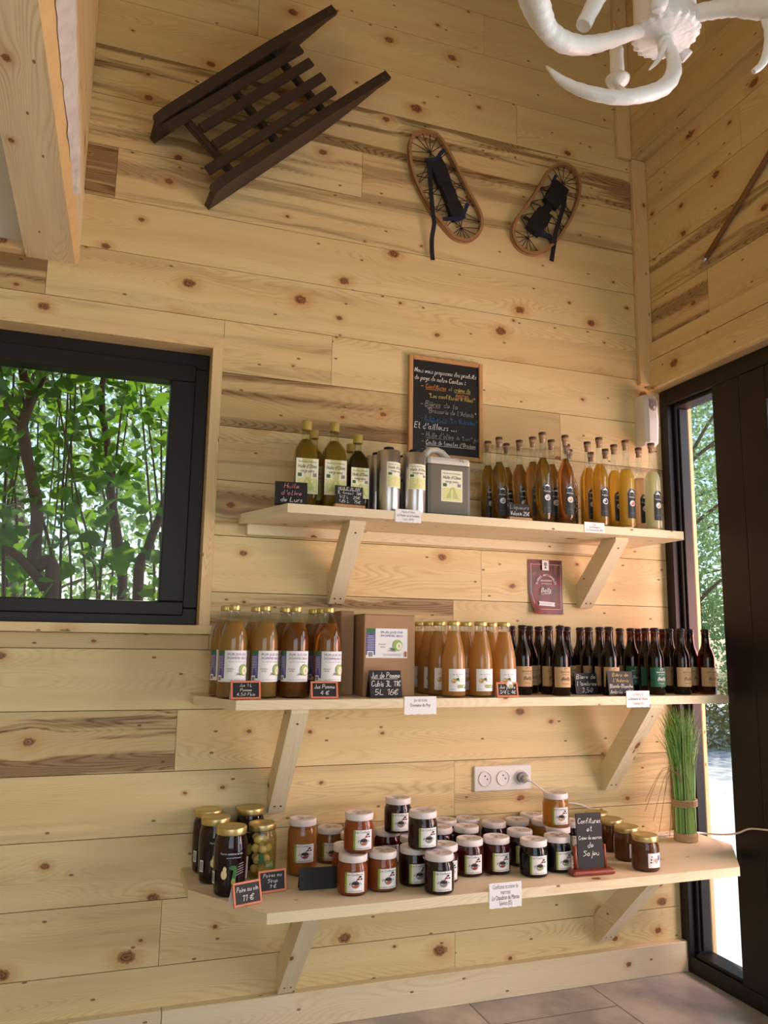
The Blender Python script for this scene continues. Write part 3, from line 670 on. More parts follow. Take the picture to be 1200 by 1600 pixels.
# ================================================================== bottles and jars: one maker per kind, copied along the shelves
PROTO = {}
def place(kind, label, cat, x, y, z, rz=0, group=None):
    name, fn = KINDS[kind]
    if kind not in PROTO:
        r = thing(name, label, cat, (x, y, z), rz, group); fn(r); PROTO[kind] = r
    else:
        r = copy_tree(PROTO[kind]); r.location = (x, y, z); r.rotation_euler = (0, 0, rz)
        r['label'] = label; r['category'] = cat
        if group: r['group'] = group
    return r
def lathe_part(name, root, prof, m_, seg=28, sq=None, smooth=True):
    mb = MB(); mb.lathe(prof, m_, seg, sq, smooth); o = mb.build(name, root); return o
def shrink(prof, d, z0, z1):
    """the liquid inside a glass profile, between two heights"""
    def rad(z):
        for (r0, a), (r1, b) in zip(prof, prof[1:]):
            if a <= z <= b and b > a: return r0+(r1-r0)*(z-a)/(b-a)
        return prof[-1][0]
    zs = sorted({z0, z1} | {z for _, z in prof if z0 < z < z1})
    return [(0, z0)]+[(max(.001, rad(z)-d), z) for z in zs]+[(0, z1)]
def olive_label(mb, w_, h, z, R=None, y0=0):
    s = [('rect', -w_/2, z-h/2, w_/2, z+h/2, CREAM), ('rect', -w_*.45, z-h*.46, w_*.45, z-h*.06, OLIVE_PR), ('poly', [(-w_*.3, z-h*.4), (-w_*.05, z-h*.05), (w_*.1, z-h*.02), (w_*.32, z-h*.4)], OLIVE_PALE),
         ('rect', -w_*.42, z-h*.02, -w_*.24, z+h*.08, INK_GREEN), ('rect', w_*.26, z-h*.02, w_*.42, z+h*.08, GREY_PL), ('rect', -w_*.04, z-h*.4, w_*.05, z-h*.12, OLIVE_PR),
         ('text', "Huile d'Olive", 0, z+h*.27, h*.16, w_*.84, INK, .15), ('text', 'vierge extra', 0, z+h*.14, h*.12, w_*.62, INK, .15), ('text', 'Moulin de la Fontaine', 0, z+h*.40, h*.07, w_*.8, INK_GREEN, 0)]
    decal(mb, s, R, y0)
def mk_oil(sc, liq, cap_h):
    def fn(r):
        prof = [(0, 0), (.033, 0), (.0365, .004), (.037, .17*sc), (.0345, .195*sc), (.024, .214*sc), (.0155, .226*sc), (.0135, .234*sc), (.0132, .262*sc)]
        sq = [2, 5, 5, 5, 4, 3, 2, 2, 2]; k = .85 if sc < .95 else 1; prof = [(a*k, b) for a, b in prof]
        lathe_part('glass', r, prof, OLIVE_GL, 32, sq)
        li = [(0, .006), (prof[2][0]-.003, .006), (prof[3][0]-.0028, prof[3][1]), (prof[4][0]-.0028, prof[4][1]), (prof[5][0]-.0025, prof[5][1]), (prof[6][0]-.002, prof[6][1]), (0, prof[6][1])]
        lathe_part('oil', r, li, LIQ[liq], 32, [2, 5, 5, 4, 3, 2, 2])
        zc = .287*sc
        lathe_part('cap', r, [(0, zc-cap_h), (.0152, zc-cap_h), (.0156, zc-cap_h+.002), (.0156, zc-.002), (.0148, zc), (0, zc)], OAK_CAP, 24)
        mb = MB(); olive_label(mb, .070*k, .112*sc, .102*sc, None, -prof[3][0]*.985); mb.build('label', r)
    return fn
def mk_liq(liq, level=.232, emblem=None):
    def fn(r):
        prof = [(0, 0), (.026, 0), (.0285, .003), (.0285, .176), (.0268, .192), (.0215, .209), (.0145, .224), (.0112, .238), (.0104, .26), (.0104, .296), (.012, .298), (.012, .303), (.010, .303)]
        lathe_part('glass', r, prof, GLASS, 28)
        lathe_part('liqueur', r, shrink(prof, .0017, .013, level), LIQ[liq], 28)
        c = lathe_part('cork', r, [(0, .288), (.0092, .288), (.0094, .3032), (.0118, .3034), (.0120, .314), (0, .314)], CORK, 20)
        lathe_part('cork_top', c, [(0, .3141), (.0127, .3141), (.0127, .3225), (0, .3225)], CORK_D, 20)
        mb = MB(); w_ = .0175
        decal(mb, [('rect', -w_, .036, w_, .128, BLK_LB), ('poly', [(-w_, .128), (w_, .128), (w_*.8, .136), (w_*.4, .142), (-w_*.4, .142), (-w_*.8, .136)], BLK_LB),
                   ('poly', [(-.0115, .1215), (.0115, .1215), (.0075, .131), (0, .1355), (-.0075, .131)], PAPER), ('ell', 0, .1265, .0035, .0032, BLK_LB), ('line', -.009, .1195, .009, .1195, .0012, PAPER),
                   ('text', emblem[0], 0, .1115, .0085, .026, PAPER, .1), ('ell', 0, .089, .0105, .0105, PAPER), ('ell', .001, .089, .0072, .0072, emblem[1]), ('ell', -.003, .091, .004, .0028, PAPER),
                   ('text', '20 cl   18% vol', 0, .054, .0045, .022, GREY_PL, 0), ('line', -.012, .048, .012, .048, .0007, GREY_PL), ('line', -.012, .0435, .012, .0435, .0007, GREY_PL)], .0287)
        mb.build('label', r)
    return fn
def mk_juice(liq):
    def fn(r):
        prof = [(0, 0), (.038, 0), (.0425, .005), (.0425, .160), (.041, .176), (.037, .194), (.030, .212), (.0215, .230), (.0165, .243), (.0148, .253), (.0148, .262)]
        lathe_part('glass', r, prof, GLASS, 32)
        lathe_part('juice', r, shrink(prof, .0018, .006, .222), LIQ[liq], 32)
        lathe_part('cap', r, [(0, .2535), (.0163, .2535), (.0168, .255), (.0166, .267), (.0155, .2695), (0, .2695)], GOLD_CAP, 24)
        mb = MB()
        decal(mb, [('rect', -.052, .048, .048, .137, PAPER), ('rect', -.052, .058, -.028, .126, INK_BLUE), ('rect', -.052, .126, -.028, .137, INK_GREEN), ('rect', -.050, .050, -.036, .066, PAPER), ('rect', -.048, .052, -.038, .062, GREY_PL)] +
              [('line', -.049, .070+.0045*i, -.031, .070+.0045*i, .0009, PAPER) for i in range(12)] +
              [('text', 'PUR JUS DE', .010, .126, .0095, .056, INK_BLUE, 0), ('text', 'POMME BIO', .010, .115, .0095, .056, INK_BLUE, 0), ('text', 'Produit de montagne', .010, .1055, .005, .05, GREY_PL, 0),
               ('text', 'Domaine', -.010, .085, .006, .02, INK, .3), ('text', 'du Puy', -.010, .079, .006, .014, INK, .3),
               ('ell', .031, .082, .0145, .017, APPLE), ('ell', .033, .080, .0095, .012, CREAM), ('ell', .033, .080, .0018, .005, KRAFT), ('poly', [(.004, .066), (.016, .072), (.026, .066), (.014, .068)], GREY_PL), ('poly', [(.010, .075), (.018, .066), (.022, .07)], INK_GREEN),
               ('text', 'Jus de pomme bio 1 L', .012, .054, .0045, .055, GREY_PL, 0)], .0428)
        mb.build('label', r)
    return fn
def mk_pear(r):
    prof = [(0, 0), (.035, 0), (.0385, .004), (.0385, .104), (.0375, .122), (.0335, .145), (.0275, .172), (.0222, .195), (.0198, .210), (.0195, .224)]
    lathe_part('glass', r, prof, GLASS, 32); lathe_part('juice', r, shrink(prof, .0018, .007, .205), LIQ['pear'], 32)
    lathe_part('cap', r, [(0, .2225), (.0208, .2225), (.0213, .224), (.0213, .2345), (.020, .2365), (0, .2365)], GOLD_CAP, 24)
    mb = MB()
    decal(mb, [('rect', -.030, .020, .031, .088, PAPER), ('text', 'Jus de Poires', 0, .0715, .0062, .036, INK_G, .25), ('text', 'BIO', 0, .0655, .0045, .010, INK_G, 0),
               ('ell', -.0135, .052, .0078, .0075, PEAR_INK), ('ell', -.0165, .054, .0025, .003, CREAM), ('poly', [(-.008, .058), (.001, .062), (.004, .056), (-.004, .052)], INK_GREEN), ('poly', [(-.002, .052), (.004, .056), (.004, .049)], LIME),
               ('text', 'pur fruit', .014, .057, .004, .018, GREY_PL, .2), ('text', 'sans sucre', .014, .050, .004, .02, GREY_PL, .2),
               ('rect', -.001, .030, .013, .040, LIME), ('line', .002, .035, .010, .035, .003, PAPER), ('rect', .014, .030, .025, .040, LIME), ('ell', .0195, .035, .003, .003, PAPER), ('rect', .026, .026, .031, .036, INK_BLUE), ('line', -.025, .026, -.010, .026, .001, GREY_PL)], .0388)
    mb.build('label', r)
def mk_beer(lab, ink, with_label=True):
    def fn(r):
        prof = [(0, 0), (.0275, 0), (.0305, .004), (.0305, .118), (.0295, .132), (.0245, .149), (.0185, .163), (.0155, .174), (.0140, .190), (.0132, .208), (.0145, .210), (.0145, .216), (.0132, .218), (.0132, .225)]
        lathe_part('glass', r, prof, BROWN_GL, 28); lathe_part('beer', r, shrink(prof, .002, .007, .186), LIQ['beer'], 28)
        lathe_part('crown_cap', r, [(0, .2215), (.0158, .2205), (.0160, .222), (.0145, .228), (.011, .2305), (0, .2308)], CROWN, 21)
        mb = MB()
        decal(mb, [('rect', -.040, .028, .040, .094, lab), ('ell', 0, .087, .006, .004, ink), ('ell', 0, .0865, .0045, .003, lab), ('text', 'BRASSERIE', 0, .0775, .0062, .036, ink, 0), ('line', -.017, .0725, .017, .0725, .0006, ink), ('text', 'ARTISANALE', 0, .0695, .0035, .026, ink, 0),
                   ('text', 'Bella', 0, .055, .017, .032, ink, .35), ('line', -.014, .0455, .013, .0475, .0011, ink), ('text', 'Hautes-Alpes', 0, .040, .004, .024, ink, 0), ('line', -.02, .034, .02, .034, .0005, ink)], .0308)
        mb.build('label', r)
    return fn
def lid(r, rad, z0, z1, m_, prnt=None, seg=32):
    l = lathe_part('lid', r, [(0, z0), (rad*.985, z0), (rad, z0+.002), (rad, z1-.004), (rad*.97, z1-.0008), (rad*.90, z1), (rad*.86, z1-.001), (0, z1-.001)], m_, seg)
    if prnt:
        mb = MB()
        for i in range(3): 
            a = i*2.1; mb.face([(rad*(.38*math.cos(a)+.2*math.cos(t*math.tau/8)), rad*(.38*math.sin(a)+.14*math.sin(t*math.tau/8)), z1-.0006+.0001*i) for t in range(8)], prnt)
        mb.face([(rad*.14*math.cos(t*math.tau/10), rad*.14*math.sin(t*math.tau/10), z1-.0002) for t in range(10)], prnt)
        mb.build('lid_print', l, weld=False)
def jam_label(r, R, z0, z1, hw, tint):
    mb = MB(); h = z1-z0
    decal(mb, [('rect', -hw, z0, hw, z1, PAPER), ('rect', -hw, z0, -hw*.80, z1, LIME), ('rect', -hw*.80, z0, -hw*.62, z1, CREAM), ('text', 'Les Confitures', 0, z1-h*.11, h*.15, hw*1.6, INK, 0),
               ('ell', hw*.05, z0+h*.40, hw*.42, h*.19, GREY_PL), ('ell', hw*.05, z0+h*.46, hw*.36, h*.08, INK), ('ell', hw*.05, z0+h*.30, hw*.28, h*.07, tint), ('line', -hw*.42, z0+h*.5, -hw*.55, z0+h*.38, .0015, INK), ('line', hw*.5, z0+h*.5, hw*.64, z0+h*.38, .0015, INK),
               ('line', hw*.1, z0+h*.55, hw*.5, z0+h*.82, .002, RED_INK), ('ell', hw*.5, z0+h*.78, hw*.16, h*.05, INK), ('ell', hw*.32, z0+h*.66, hw*.16, h*.04, RED_INK), ('ell', hw*.62, z0+h*.66, hw*.13, h*.04, INK),
               ('text', 'Le Chaudron de Marcie', 0, z0+h*.08, h*.095, hw*1.55, INK, 0)], R)
    return mb.build('label', r)
def mk_jam(liq, tint, gold=False, chestnut=False):
    def fn(r):
        prof = [(0, 0), (.038, 0), (.0425, .005), (.0432, .02), (.0432, .062), (.0418, .074), (.0385, .081), (.0378, .090)]
        lathe_part('glass', r, prof, GLASS, 32); lathe_part('jam', r, shrink(prof, .0016, .004, .082), LIQ[liq], 32)
        lid(r, .0405, .086, .104, GOLD if gold else WHITE_LID, None if gold else LID_PRINT)
        if not chestnut: jam_label(r, .0435, .011, .063, .0285, tint)
        else:
            mb = MB()
            decal(mb, [('rect', -.022, .014, .026, .056, PAPER), ('ell', .002, .034, .010, .008, GREY_PL), ('ell', .002, .035, .006, .005, KRAFT), ('ell', .016, .042, .005, .009, INK_BLUE), ('ell', -.012, .038, .002, .003, INK), ('ell', -.010, .046, .002, .002, INK), ('ell', -.013, .030, .003, .002, INK), ('line', -.018, .020, .020, .020, .0015, GREY_PL)], .0435)
            mb.build('label', r)
    return fn
def mk_amber(r):
    prof = [(0, 0), (.040, 0), (.0442, .005), (.0445, .03), (.0445, .112), (.0430, .125), (.0395, .134), (.039, .144)]
    lathe_part('glass', r, prof, GLASS, 32); lathe_part('jam', r, shrink(prof, .0016, .004, .130), LIQ['j_amber'], 32)
    lid(r, .0412, .139, .158, WHITE_LID, LID_PRINT); jam_label(r, .0448, .040, .091, .031, RED_INK)
def mk_wine(r):
    prof = [(0, 0), (.036, 0), (.042, .006), (.0455, .035), (.0460, .07), (.0460, .115), (.0445, .138), (.0405, .152), (.0395, .164)]
    lathe_part('glass', r, prof, GLASS, 32); lathe_part('pears_in_wine', r, shrink(prof, .0016, .004, .150), LIQ['wine'], 32)
    lid(r, .0420, .158, .178, GOLD)
    mb = MB()
    decal(mb, [('text', 'Poires entières au vin', 0, .113, .0075, .062, PAPER, 0), ('text', 'au vin de Provence', .006, .103, .005, .04, PAPER, 0), ('ell', -.020, .060, .0085, .012, PEARFLESH), ('ell', -.018, .073, .005, .008, PEARFLESH), ('ell', .004, .078, .010, .006, INK_GREEN),
               ('poly', [(.0, .04), (.012, .042), (.016, .076), (.006, .074)], INK_GREEN), ('ell', .006, .042, .006, .010, APPLE)] +
          [('line', .012+.002*i, .058+.007*i, .036, .064+.006*i, .0008, PAPER) for i in range(5)] + [('line', .046, .045+.004*i, .058, .045+.004*i, .0012, PAPER) for i in range(14)] + [('rect', -.060, .035, -.048, .066, PAPER)] + [('line', -.058+.002*i, .038, -.058+.002*i, .063, .0009, INK) for i in range(5)], .0464)
    mb.build('label', r)
def mk_syrup(r):
    prof = [(0, 0), (.038, 0), (.043, .005), (.0435, .03), (.0435, .105), (.042, .12), (.0385, .130), (.038, .138)]
    lathe_part('glass', r, prof, GLASS, 32); lathe_part('syrup', r, shrink(prof, .0016, .004, .126), LIQ['syrup'], 32)
    rn = random.Random(4)
    for i in range(15):
        lv = i//4; a = i*1.57+lv*.8; q = .019 if lv < 3 or i < 14 else .006
        mb = MB(); mb.lathe([(0, -.013), (.009, -.010), (.0125, -.002), (.0105, .006), (.006, .012), (0, .0135)], PEARFLESH, 12)
        mb.xform(Matrix.Translation((q*math.cos(a), q*math.sin(a), .022+lv*.028)) @ Matrix.Rotation(rn.uniform(0, 3), 4, 'X') @ Matrix.Rotation(rn.uniform(0, 3), 4, 'Y')); mb.build('pear', r)
    lid(r, .0408, .132, .151, GOLD)
    mb = MB(); decal(mb, [('ell', -.006, .062, .008, .012, INK_GREEN), ('poly', [(-.016, .050), (-.004, .044), (.004, .056), (-.002, .07)], INK_GREEN), ('rect', .008, .028, .034, .049, LIME), ('text', 'BIO', .021, .0385, .012, .02, PAPER, 0)], .0439); mb.build('label', r)
KINDS = {'oil': ('olive_oil_bottle', mk_oil(1, 'olive', .029)), 'oil_small': ('olive_oil_bottle', mk_oil(.875, 'olive_dark', .027)),
 'hysope': ('liqueur_bottle', mk_liq('l_olive', .232, ('Hysope', GREY_PL))), 'gentiane': ('liqueur_bottle', mk_liq('l_brown', .232, ('Genépi', GREY_PL))), 'myrtille': ('liqueur_bottle', mk_liq('l_amber', .238, ('Mélèze', KRAFT))),
 'gold': ('liqueur_bottle', mk_liq('l_gold', .225, ('Argousier', BLK_LB))), 'yellow': ('liqueur_bottle', mk_liq('l_yellow', .215, ('Clémentine', BRICK_INK))), 'peach': ('liqueur_bottle', mk_liq('l_peach', .205, ('Pêche', BRICK_INK))), 'pale': ('liqueur_bottle', mk_liq('l_pale', .215, ('Verveine', KRAFT))),
 'juice': ('apple_juice_bottle', mk_juice('apple')), 'juice_d': ('apple_juice_bottle', mk_juice('apple_d')), 'pear': ('pear_juice_bottle', mk_pear),
 'beer': ('beer_bottle', mk_beer(KRAFT, INK)), 'beer_g': ('beer_bottle', mk_beer(GREEN_LB, PAPER)),
 'j_orange': ('jam_jar', mk_jam('j_orange', BRICK_INK)), 'j_red': ('jam_jar', mk_jam('j_red', RED_INK)), 'j_dark': ('jam_jar', mk_jam('j_dark', GREY_PL)), 'j_black': ('jam_jar', mk_jam('j_black', LIME)), 'j_gold': ('jam_jar', mk_jam('j_gold', PEAR_INK)),
 'j_amber': ('jam_jar', mk_jam('j_amber', BRICK_INK)), 'chestnut': ('chestnut_cream_jar', mk_jam('chestnut', KRAFT, True, True)), 'amber': ('tall_jam_jar', mk_amber), 'wine': ('pears_in_wine_jar', mk_wine), 'syrup': ('pears_in_syrup_jar', mk_syrup)}
def X(px, py, y): return at(px, py, y=y).x
G_OIL, G_LIQ, G_JU, G_PE, G_BE, G_JAM = 'olive oil bottles on the top shelf', 'liqueur bottles on the top shelf', 'apple juice bottles on the middle shelf', 'pear juice bottles on the middle shelf', 'beer bottles on the middle shelf', 'jam jars on the lowest shelf'
for k, px, y, lb in (('oil', 479.5, -.215, 'tall olive oil bottle behind the small slate, first from the window'), ('oil', 491.5, -.115, 'tall olive oil bottle half hidden behind the first oil bottle'), ('oil', 523, -.225, 'tall olive oil bottle in the front row beside the smaller dark one'),
                     ('oil_small', 549, -.115, 'small olive oil bottle almost hidden behind the other small one'), ('oil_small', 559.6, -.24, 'small dark olive oil bottle in front, standing next to the steel tins')):
    place(k, lb, 'bottle', at(px, 660 if k == 'oil' else 680, y=y).x, y, Z1, R_(-4 if k == 'oil' else 0), G_OIL)
LQ = [('hysope', 1.275, -.078, 'olive liqueur bottle in the back row, first from the jerrycan'), ('hysope', 1.285, -.145, 'dark olive liqueur bottle in front of the first back-row one, beside the jerrycan'),
 ('gentiane', 1.352, -.075, 'brown liqueur bottle at the back behind the small slate, next to the wall'), ('gentiane', 1.372, -.135, 'brown liqueur bottle second from the back, behind the small slate'), ('gentiane', 1.392, -.195, 'brown liqueur bottle standing just behind the tall dark front bottle'),
 ('hysope', 1.392, -.262, 'dark olive liqueur bottle in the front row beside the small slate'), ('gentiane', 1.474, -.185, 'brown liqueur bottle in second row behind the amber-red front bottle'), ('myrtille', 1.485, -.258, 'amber red liqueur bottle in the front row, before the golden ones'),
 ('gold', 1.612, -.085, 'golden liqueur bottle at the very back, only its cork showing by the shoulder'), ('hysope', 1.560, -.150, 'olive liqueur bottle in the second row between amber and golden bottles'), ('gold', 1.608, -.21, 'golden liqueur bottle in the second row behind the front golden one'),
 ('gold', 1.711, -.078, 'golden liqueur bottle at the back between the golden and yellow bottles'), ('gold', 1.611, -.278, 'orange golden liqueur bottle in the front row above the paper tag'), ('yellow', 1.731, -.143, 'yellow liqueur bottle third in its file behind the front yellow one'),
 ('gold', 1.72, -.212, 'orange yellow liqueur bottle directly behind the front yellow bottle'), ('yellow', 1.719, -.281, 'bright yellow liqueur bottle in the front row'), ('peach', 1.833, -.205, 'pale peach liqueur bottle behind the pale green one at the shelf end'), ('pale', 1.83, -.281, 'pale green liqueur bottle in front at the door end of the shelf')]
for k, x, y, lb in LQ: place(k, lb, 'bottle', x, y, Z1, R_(random.uniform(-6, 4)), G_LIQ)
for k, px, y, x, lb in (('juice', 367, -.235, None, 'cloudy apple juice bottle in the front row, first from the window'), ('juice', 354, -.145, None, 'cloudy apple juice bottle behind the first front-row one, by the window'),
 ('juice', 415, -.235, None, 'cloudy apple juice bottle in the front row, second from the window'), ('juice', 401, -.145, None, 'cloudy apple juice bottle behind the second front-row one'),
 ('juice_d', 463, -.235, None, 'clear dark apple juice bottle in the front row with the lower label'), ('juice_d', 446, -.145, None, 'dark apple juice bottle behind the third front-row bottle'), ('juice_d', 0, -.055, .556, 'dark apple juice bottle at the wall behind the third front-row bottle'),
 ('juice_d', 514, -.235, None, 'dark apple juice bottle in the front row beside the cardboard box'), ('juice_d', 0, -.055, .646, 'dark apple juice bottle at the wall, in the file beside the cardboard box'), ('juice_d', 503, -.145, None, 'dark apple juice bottle in the middle of the file beside the cardboard box')):
    place(k, lb, 'bottle', x or X(px, 950, y), y, Z2, R_({463: -10, 415: 6}.get(px, -3)), G_JU)
for px, y, lb in ((709, -.28, 'pear juice bottle in the front row, first from the cardboard box'), (751, -.28, 'pear juice bottle in the middle of the front row of three'), (787.5, -.28, 'pear juice bottle in the front row beside the beers, behind the price sign'),
 (687, -.2, 'pear juice bottle second in the file beside the cardboard box'), (728, -.2, 'pear juice bottle behind the middle one of the front row'), (767.5, -.2, 'pear juice bottle behind the front one that stands beside the beers'), (671, -.12, 'pear juice bottle third in the file beside the cardboard box'), (655.5, -.042, 'pear juice bottle at the wall, rim just showing past the cardboard box')):
    place('pear', lb, 'bottle', X(px, 972, y), y, Z2, R_(-3), G_PE)
BEERS = [('beer', 799, -.065, 'beer bottle at the wall just behind the last pear juice'), ('beer', 816, -.2, 'beer bottle with fully visible kraft label, next to the pear juice'), ('beer', 826.5, -.13, 'beer bottle behind and between the first two kraft-labelled ones'), ('beer', 841.5, -.06, 'beer bottle at the wall, third cap from the pear juice'),
 ('beer', 857, -.19, 'beer bottle tucked behind the foremost kraft-labelled beer'), ('beer', 875, -.255, 'foremost kraft-labelled beer bottle beside the grey green slate'), ('beer', 885, -.12, 'beer bottle behind the foremost one, before the gap with the slate'),
 ('beer', 906, -.06, 'brown beer bottle at the wall above the grey green slate'), ('beer', 919.5, -.125, 'brown beer bottle behind the grey green slate, second from the wall'), ('beer', 936.7, -.19, 'beer bottle with half a kraft label between the two black slates'), ('beer', 951, -.255, 'kraft-labelled beer bottle standing behind the slate with yellow writing'),
 ('beer', 968, -.065, 'beer bottle at the wall behind the green-labelled ones'), ('beer_g', 985, -.13, 'green-labelled beer bottle third from the front in its file'), ('beer_g', 1008, -.195, 'green-labelled beer bottle right behind the foremost green one'), ('beer_g', 1022, -.26, 'foremost green-labelled beer bottle beside the paper tag'), ('beer', 996, -.062, 'beer bottle at the wall, cap showing between two green-labelled ones'),
 ('beer', 1035, -.11, 'dark beer bottle by the corner behind the kraft-labelled front ones'), ('beer', 1045, -.19, 'dark beer bottle between the green label and the last kraft labels'), ('beer', 1062, -.257, 'kraft-labelled beer bottle in front, third from the door end'), ('beer', 1077, -.19, 'kraft-labelled beer bottle second from the door end'), ('beer', 1101, -.253, 'last kraft-labelled beer bottle, standing alone at the door end')]
for k, px, y, lb in BEERS: place(k, lb, 'bottle', X(px, 979, y), y, Z2, R_(random.uniform(-5, 5)), G_BE)
J = [('j_amber', .722, -.05, 0, 'brown orange jam jar at the wall beside the tall amber jar'), ('j_orange', .812, -.05, 0, 'jam jar at the wall peeping out behind the orange stack'), ('j_orange', .772, -.142, 0, 'orange jam jar in the second row behind the orange stack'), ('j_orange', .712, -.272, 0, 'orange jam jar hidden behind the front orange one, under the stack'),
 ('j_orange', .699, -.374, 0, 'front orange jam jar beside the blank black slate'), ('j_orange', .790, -.364, 0, 'front orange jam jar next to the dark jars'), ('j_red', .890, -.125, 0, 'red jam jar in the back row under the dark stacked one'), ('j_dark', .982, -.100, 0, 'dark jam jar in the back row behind the middle stack'),
 ('j_dark', .935, -.230, 0, 'dark jam jar in the middle row under the stacked dark jar'), ('j_dark', .892, -.345, 0, 'dark jam jar in the second row between orange and foremost dark jars'), ('j_dark', .935, -.432, 0, 'foremost dark jam jar at the front edge of the shelf'), ('j_red', .988, -.345, 0, 'red jam jar just behind the foremost dark jar'),
 ('j_dark', 1.120, -.05, 0, 'dark jam jar at the wall below the power sockets, partly hidden'), ('j_dark', 1.060, -.145, 0, 'dark jam jar in the third row beside the stacked dark jar'), ('j_red', 1.204, -.05, 0, 'red jam jar at the wall under the power sockets'), ('j_dark', 1.150, -.155, 0, 'dark jam jar in the third row below the socket plate edge'), ('j_red', 1.090, -.305, 0, 'bright red jam jar in the front row with a gap on its window side'),
 ('j_dark', 1.268, -.118, 0, 'dark jam jar in the back row below the third socket'), ('j_red', 1.180, -.306, 0, 'dark red jam jar in the front row beside the bright red one'), ('j_dark', 1.358, -.112, 0, 'dark jam jar in the back row behind the two blackish front ones'), ('j_gold', 1.449, -.05, 0, 'jam jar with lid at the wall right behind the golden stacked jar'),
 ('j_dark', 1.292, -.250, 0, 'dark jam jar in the second row behind the foremost blackish one'), ('j_black', 1.275, -.366, 0, 'foremost blackish jam jar near the slate in the red stand'), ('j_gold', 1.444, -.140, 0, 'golden jam jar behind the base of the golden stack'), ('j_black', 1.372, -.342, 0, 'blackish jam jar between the foremost blackish one and the red stand'), ('j_dark', 1.437, -.240, 0, 'dark jam jar carrying the golden one on its lid'), ('j_dark', 1.530, -.180, 0, 'dark jam jar partly behind the slate in the red stand'),
 ('j_orange', .722, -.350, 1, 'orange jam jar stacked on top of the two front orange ones'), ('j_dark', .905, -.175, 1, 'topmost dark jam jar stacked at the back, below the bracket'), ('j_dark', .908, -.375, 1, 'dark jam jar stacked on the front dark ones'), ('j_gold', 1.437, -.230, 1, 'golden jam jar stacked above the others near the plug'),
 ('chestnut', 1.690, -.085, 0, 'gold-lidded brown jar at the wall behind the slate stand'), ('chestnut', 1.677, -.190, 0, 'gold-lidded brown jar third from the front edge'), ('chestnut', 1.660, -.300, 0, 'gold-lidded brown jar second from the front edge'), ('chestnut', 1.645, -.412, 0, 'gold-lidded brown jar at the front edge of the shelf')]
for k, x, y, lv, lb in J: place(k, lb, 'jar', x, y, Z3+.1035*lv, R_(random.uniform(-9, 3) if k != 'chestnut' else 2), G_JAM)
for x, y, lb in ((.338, -.052, 'big jar of dark pears in wine at the wall, first from the window'), (.345, -.16, 'big jar of dark pears in wine in the middle of its file'), (.371, -.288, 'big jar of dark pears in wine foremost beside the price sign'), (.464, -.055, 'big jar of dark pears in wine at the wall behind the yellow jar')):
    place('wine', lb, 'jar', x, y, Z3, R_(14 if y > -.2 else -4), 'jars of pears in wine')
place('syrup', 'gold-lidded jar of pale yellow pears in syrup', 'jar', .484, -.150, Z3, R_(-4))
place('amber', 'tall white-lidded jar of amber jam beside the shelf bracket', 'jar', .606, -.155, Z3, R_(-4))

# ------------------------------------------------------------------ tins, jerrycan, cardboard boxes
def mk_tin(r):
    lathe_part('can', r, [(0, 0), (.0365, 0), (.0372, .002), (.0372, .197), (.0362, .199), (.0362, .197), (.02, .197), (.0, .197)], STEEL, 40)
    lathe_part('cap', r, [(0, .1972), (.0165, .1972), (.0165, .211), (.0155, .2125), (0, .2125)], RUBBER, 24)
    mb = MB(); olive_label(mb, .066, .082, .118, .0376); mb.build('label', r)
KINDS['tin'] = ('olive_oil_tin', mk_tin)
for px, y, rz, lb in ((607, -.27, 22, 'steel olive oil tin in front beside the small dark bottle'), (589, -.185, 25, 'steel olive oil tin behind the first one, half hidden'), (647, -.27, 2, 'steel olive oil tin in front beside the jerrycan'), (632, -.185, 2, 'steel olive oil tin at the back between the two front tins')):
    place('tin', lb, 'tin', X(px, 745, y), y, Z1, R_(rz), 'olive oil tins on the top shelf')
jx0, jx1, jy0, jy1 = X(667, 790, -.265), X(737, 795, -.265), -.265, -.135
jc = thing('oil_jerrycan', 'milky plastic jerrycan of olive oil with a moulded handle', 'jerrycan', ((jx0+jx1)/2, (jy0+jy1)/2, Z1)); w_, d_ = (jx1-jx0)/2, (jy1-jy0)/2
mb = MB(); mb.box(-w_, -d_, 0, w_, d_, .186, LIQ['can_oil'], ch=.014); mb.build('body', jc)
mb = MB(); mb.box(-w_*.99, -d_*.985, .168, w_*.99, d_*.985, .2035, CAN_WH, ch=.013)
hp = [(-w_*.80, .196), (-w_*.74, .222), (-w_*.58, .236), (-w_*.25, .238), (-w_*.02, .230), (w_*.18, .214), (w_*.42, .198)]
mb.tube([(x, 0, z) for x, z in hp], [.013, .013, .012, .011, .012, .013, .013], CAN_WH, 14, flat=1.4, ref=(0, 0, 1)); mb.build('shoulder', jc)
mb = MB(); mb.lathe([(0, .2036), (.019, .2036), (.019, .219), (0, .219)], CAN_WH, 20, c=(w_*.62, .02, 0)); mb.build('screw_cap', jc)
mb = MB(); decal(mb, [('text', '5 L', w_*.55, .193, .014, None, INK)], None, -d_-.0003); mb.build('lettering', jc)
mb = MB(); mb2 = MB(); olive_label(mb, .076, .104, .105, None, -d_-.0004); mb.xform(Matrix.Translation((.008, 0, 0))); mb.build('label', jc)
bx0, bx1 = X(568, 1040, -.235), X(648, 1040, -.235); bw = (bx1-bx0)/2
cb = thing('cardboard_box', 'brown cardboard box of apple juice with a white printed label', 'box', ((bx0+bx1)/2, -.235+.105, Z2))
mb = MB(); mb.box(-bw, -.105, 0, bw, .095, .252, CARD, ch=.0025); mb.build('carton', cb)
mb = MB(); mb.box(-bw+.001, -.1045, .2522, bw-.001, -.004, .2536, CARD); mb.build('flap', cb); mb = MB(); mb.box(-bw+.001, -.003, .2522, bw-.001, .0945, .2536, CARD); mb.build('flap', cb)
mb = MB(); a, b = -bw+.007, bw-.026
wl = b-a
